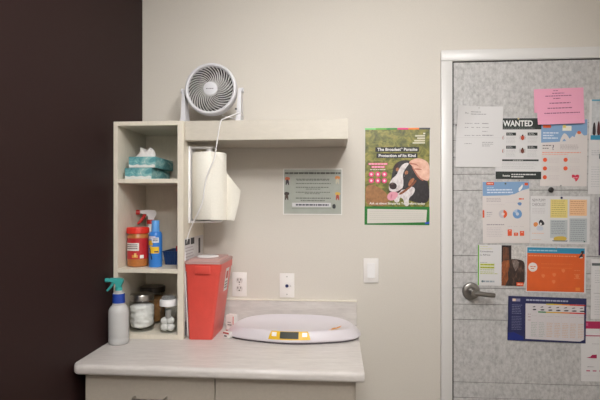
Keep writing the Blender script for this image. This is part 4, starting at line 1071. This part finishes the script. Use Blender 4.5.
S.new('badge'); S.rect('badge', 575.6, 287, 580, 290.2, (226, 128, 62), 2)
S.blob('dog_picture', [(580, 250.6), (583.6, 250), (583, 253), (581.6, 254.6), (583.6, 257.4), (579, 257.6), (578, 256.6), (580.6, 254)], (52, 46, 50), 4)
S.blob('dog_picture', [(580, 252.2), (581.6, 251.8), (581.4, 253.4), (580.2, 253.6)], (176, 120, 86), 5); S.blob('dog_picture', [(579, 257), (582, 256), (582.6, 257.4), (579.6, 258)], (206, 198, 194), 5)
S.done()
# navy score chart, a booklet with rounded corner hanging tilted
navm = mat('navy_card', (36, 40, 86), .4)
S = Sheet('score_chart', 'navy bordered chart with a green to red colour scale, lowest wide sheet on the door', 'chart', 507.6, 297.0, 585.6, 341.6, Y0, 1.2, navm, lift=.0030, thick=.0012)
S.poly('chart_panel', [(525, 304), (583.4, 303.2), (583.8, 338), (580, 340), (525.6, 339.4)], (206, 200, 202), 1)
S.rect('logo', 511.4, 299.4, 519.6, 302.2, (140, 136, 164), 1); S.rect('logo', 512, 299.6, 515, 302, (222, 196, 168), 2)
S.line('title', 525.6, 567.4, 300.4, 1.5, (168, 170, 190), 1, 9)
S.para('side_text', 511.4, 521.6, 305, 315, 6, (120, 122, 148), .6); S.para('side_text', 511.4, 521.6, 316.6, 331, 9, (104, 106, 136), .6)
S.poly('blue_corner', [(507.9, 334), (514, 333.4), (523.4, 337.4), (523.6, 341.4), (507.9, 341.4)], (36, 48, 120), 1)
for k, (c, c2) in enumerate(((None, None), ((48, 132, 70), None), ((208, 176, 56), (206, 186, 60)), ((214, 164, 50), (214, 168, 50)), ((222, 132, 48), (222, 132, 48)), ((206, 62, 50), (206, 62, 50)), ((196, 44, 48), (196, 44, 48)))):
    x = 530 + 7.8 * k
    if c: S.rect('lower_colour_scale', x, 311.4, x + 7.8, 312.6, c, 2)
    if c2: S.rect('colour_scale', x, 303.4, x + 7.8, 304.6, c2, 2)
    f = 1.7 + .12 * k; S.new('animal_icon', 'chart_text')
    S.blob('animal_icon', [(x + 2, 307), (x + 3 + f, 306.2), (x + 3.4 + f, 307.2), (x + 2.4, 307.6)], (70, 68, 74), 2)
    S.blob('animal_icon', [(x + 2, 309.4), (x + 2 + 2.2 * f, 309), (x + 2.2 + 2.2 * f, 310.3), (x + 2.4, 310.5)], (54, 52, 58), 2)
    S.para('chart_text', x + 1, x + 7, 322, 337, 9, (206, 172, 146) if k > 1 else (166, 176, 168), .55, 2); S.line('chart_text', x + 1.4, x + 6.6, 316, .4, (180, 172, 176), 2)
    S.rect('chart_text', x + 7.7, 313, x + 7.8, 338, (190, 182, 184), 2)
S.new('chart_text')
for y in (314.6, 317.2, 320.4): S.line('chart_text', 527.6, 530.4, y, .7, (170, 140, 146), 2)
S.done()
# right-hand column of sheets (run out of the picture)
S = Sheet('tall_flyer', 'tall white flyer with a photo top and blue band, right of the heart flyer', 'flyer', 588.6, 99.4, 634, 194.4, Y0, 1.0, lift=.0012)
S.rect('photo_top', 591, 100, 633, 135, mat('photo_pale', (190, 192, 194), .5, var=.1, scale=26), 1); S.rect('top_strip', 590.8, 99.6, 633.6, 101, (70, 150, 180), 2)
for x, c in ((593.5, (52, 46, 50)), (598, (84, 44, 46)), (603, (50, 60, 84)), (609, (120, 84, 60)), (616, (60, 60, 66)), (624, (90, 70, 70))):
    S.new('bottle_picture'); S.blob('bottle_picture', [(x - 1.6, 135.6), (x - 1.4, 126), (x, 119 + (x % 3)), (x + 1.4, 125), (x + 2, 135.6)], c, 3)
S.rect('blue_band', 590, 135.4, 633.6, 140, (58, 142, 176), 4)
S.para('body_text', 591.4, 630, 150, 156, 3, (170, 170, 174), .6); S.para('body_text', 591.4, 630, 166, 188, 9, (186, 186, 188), .6); S.rect('printed_square', 599, 154, 603, 159, (120, 120, 124), 1)
S.done()
S = Sheet('purple_poster', 'dark purple poster at the far right edge of the door beside the puppy checklist', 'poster', 598.6, 197.4, 640, 255.6, Y0, .5, mat('poster_purple', (46, 32, 62), .4, var=.2, scale=20), lift=.0012)
S.blob('glow_shape', [(599.5, 206), (612, 203), (622, 212), (616, 224), (600, 222)], (74, 50, 130), 1); S.rect('edge_strip', 598.8, 197.8, 599.2, 255.2, (120, 70, 120), 1)
S.new('glow_shape'); S.blob('glow_shape', [(599.5, 238), (606, 234), (616, 240), (610, 250), (600, 250)], (84, 56, 140), 1)
S.done()
S = Sheet('typed_sheet', 'plain white typed sheet with a dark line on top, right of the orange notice', 'paper', 590.8, 259.4, 636, 319.4, Y0, .6, lift=.0012)
S.rect('header_band', 591.4, 263.4, 635, 266, (92, 98, 98), 1)
S.para('body_text', 594.6, 632, 270, 284, 6, (180, 178, 180), .6); S.para('body_text', 594.6, 632, 296, 316, 8, (186, 184, 186), .6); S.rect('rule_line', 593.6, 293.4, 634, 293.8, (150, 148, 150), 1)
S.done()
S = Sheet('crimson_flyer', 'white flyer with a crimson header band, lowest at the right edge of the door', 'flyer', 580.8, 321.0, 630, 381.6, Y0, -.2, lift=.0012)
CRM = (168, 40, 84)
S.rect('header_band', 581.2, 321.4, 629.8, 328.8, CRM, 1); S.rect('logo', 584.6, 323, 588, 326, (190, 90, 124), 2); S.new('header_band'); S.rect('header_band', 581.2, 335.4, 629.8, 336.4, (176, 60, 100), 1)
S.line('body_text', 592, 626, 344, .5, (170, 166, 170), 1)
S.poly('crimson_shape', [(586, 357.8), (590, 357), (592, 355), (596.6, 354.6), (596.6, 358.4), (591.6, 358.4), (588.6, 358.2)], CRM, 1)
for x in (586, 592.4, 599, 606, 613): S.new('crimson_mark'); S.rect('crimson_mark', x, 370.4, x + 3.8, 371.6, (186, 92, 122), 1)
S.new('body_text'); S.line('body_text', 587, 594, 367, .7, (150, 146, 150), 1); S.new('body_text'); S.line('body_text', 584, 626, 376, .4, (196, 194, 196), 1)
S.done()
# notice taped on the side of the storage unit
nz = thing('taped_notice', 'white notice with black print blocks taped on the side of the storage unit', 'notice', (UX1 + .0006, -.155, 1.115))
b = MB().box(0, .0007, -.140, .140, -.205, .2085, paper); b.build('sheet', nz, 0)
b = MB()
def sidebox(y0, y1, z0, z1, c): b.box(.0007, .0011, y0, y1, z0, z1, ink(c))
sidebox(-.134, -.070, .180, .204, (52, 50, 52)); b.build('print_block', nz, 0); b = MB(); sidebox(-.056, -.004, .178, .206, (52, 50, 52)); b.build('print_block', nz, 0); b = MB(); sidebox(.062, .090, .128, .198, (56, 52, 54))
b.build('print_block', nz, 0)
b = MB()
for k in range(10):
    rnd = random.Random(k); sidebox(-.130, -.01 - rnd.uniform(0, .02), .165 - k * .013, .169 - k * .013, (176, 166, 170))
b.build('typed_text', nz, 0); b = MB()
for k in range(16): sidebox(-.130, .12, -.01 - k * .011, -.006 - k * .011, (170, 164, 168))
b.build('typed_text', nz, 0); b = MB(); sidebox(-.139, -.128, -.2, -.14, (56, 54, 58)); b.build('print_block', nz, 0)
# ------------------------------------------------------------------ pins and magnet on the door
def pin(px, py, col, r, label, name='push_pin', cat='pin', out=.007):
    p = at(px, py, Y0 - out)
    b = MB().lathe([(0, -out - .001), (r * .8, -out - .001), (r, -out + .001), (r * .7, -.003), (r * .55, -.0015), (0, -.0005)], (0, 0, 0), mat('pin_%d_%d_%d' % col, col, .35), 18, 'y')
    o = b.build(name, None, 40, (p.x, DY, p.z)); tag(o, label, cat, 'pins on the door')
pin(479.2, 107.8, (190, 188, 186), .0042, 'pale grey pin at the top of the white letter')
pin(456.4, 125.2, (98, 96, 96), .0040, 'dark grey pin at the left edge of the white letter', out=.010)
pin(518.6, 118.6, (196, 178, 130), .0040, 'brass coloured pin at the top of the wanted notice')
pin(519.4, 180.6, (130, 128, 128), .0035, 'small grey pin at the bottom edge of the wanted notice')
pin(505.6, 183.6, (96, 110, 108), .0044, 'grey green pin at the top of the chart flyer')
pin(561.8, 197.8, (44, 44, 84), .0052, 'navy pin at the top of the puppy checklist')
pin(551.2, 189.8, (44, 42, 42), .0125, 'round black magnet between the heart flyer and the puppy checklist', 'magnet', 'magnet', .009)
pin(556.4, 248.2, (110, 120, 120), .0035, 'small grey pin at the top of the orange notice')
pin(561.0, 185.6, (150, 146, 146), .0030, 'tiny grey pin at the bottom edge of the heart flyer')

# ------------------------------------------------------------------ render look
sc = bpy.context.scene
w = bpy.data.worlds.new('world'); sc.world = w; w.use_nodes = True
w.node_tree.nodes['Background'].inputs['Color'].default_value = (0.0, 0.0, 0.0, 1)
sc.view_settings.view_transform = 'Standard'; sc.view_settings.look = 'None'
sc.view_settings.exposure = -0.45; sc.view_settings.gamma = 1.0; sc.view_settings.use_curve_mapping = False
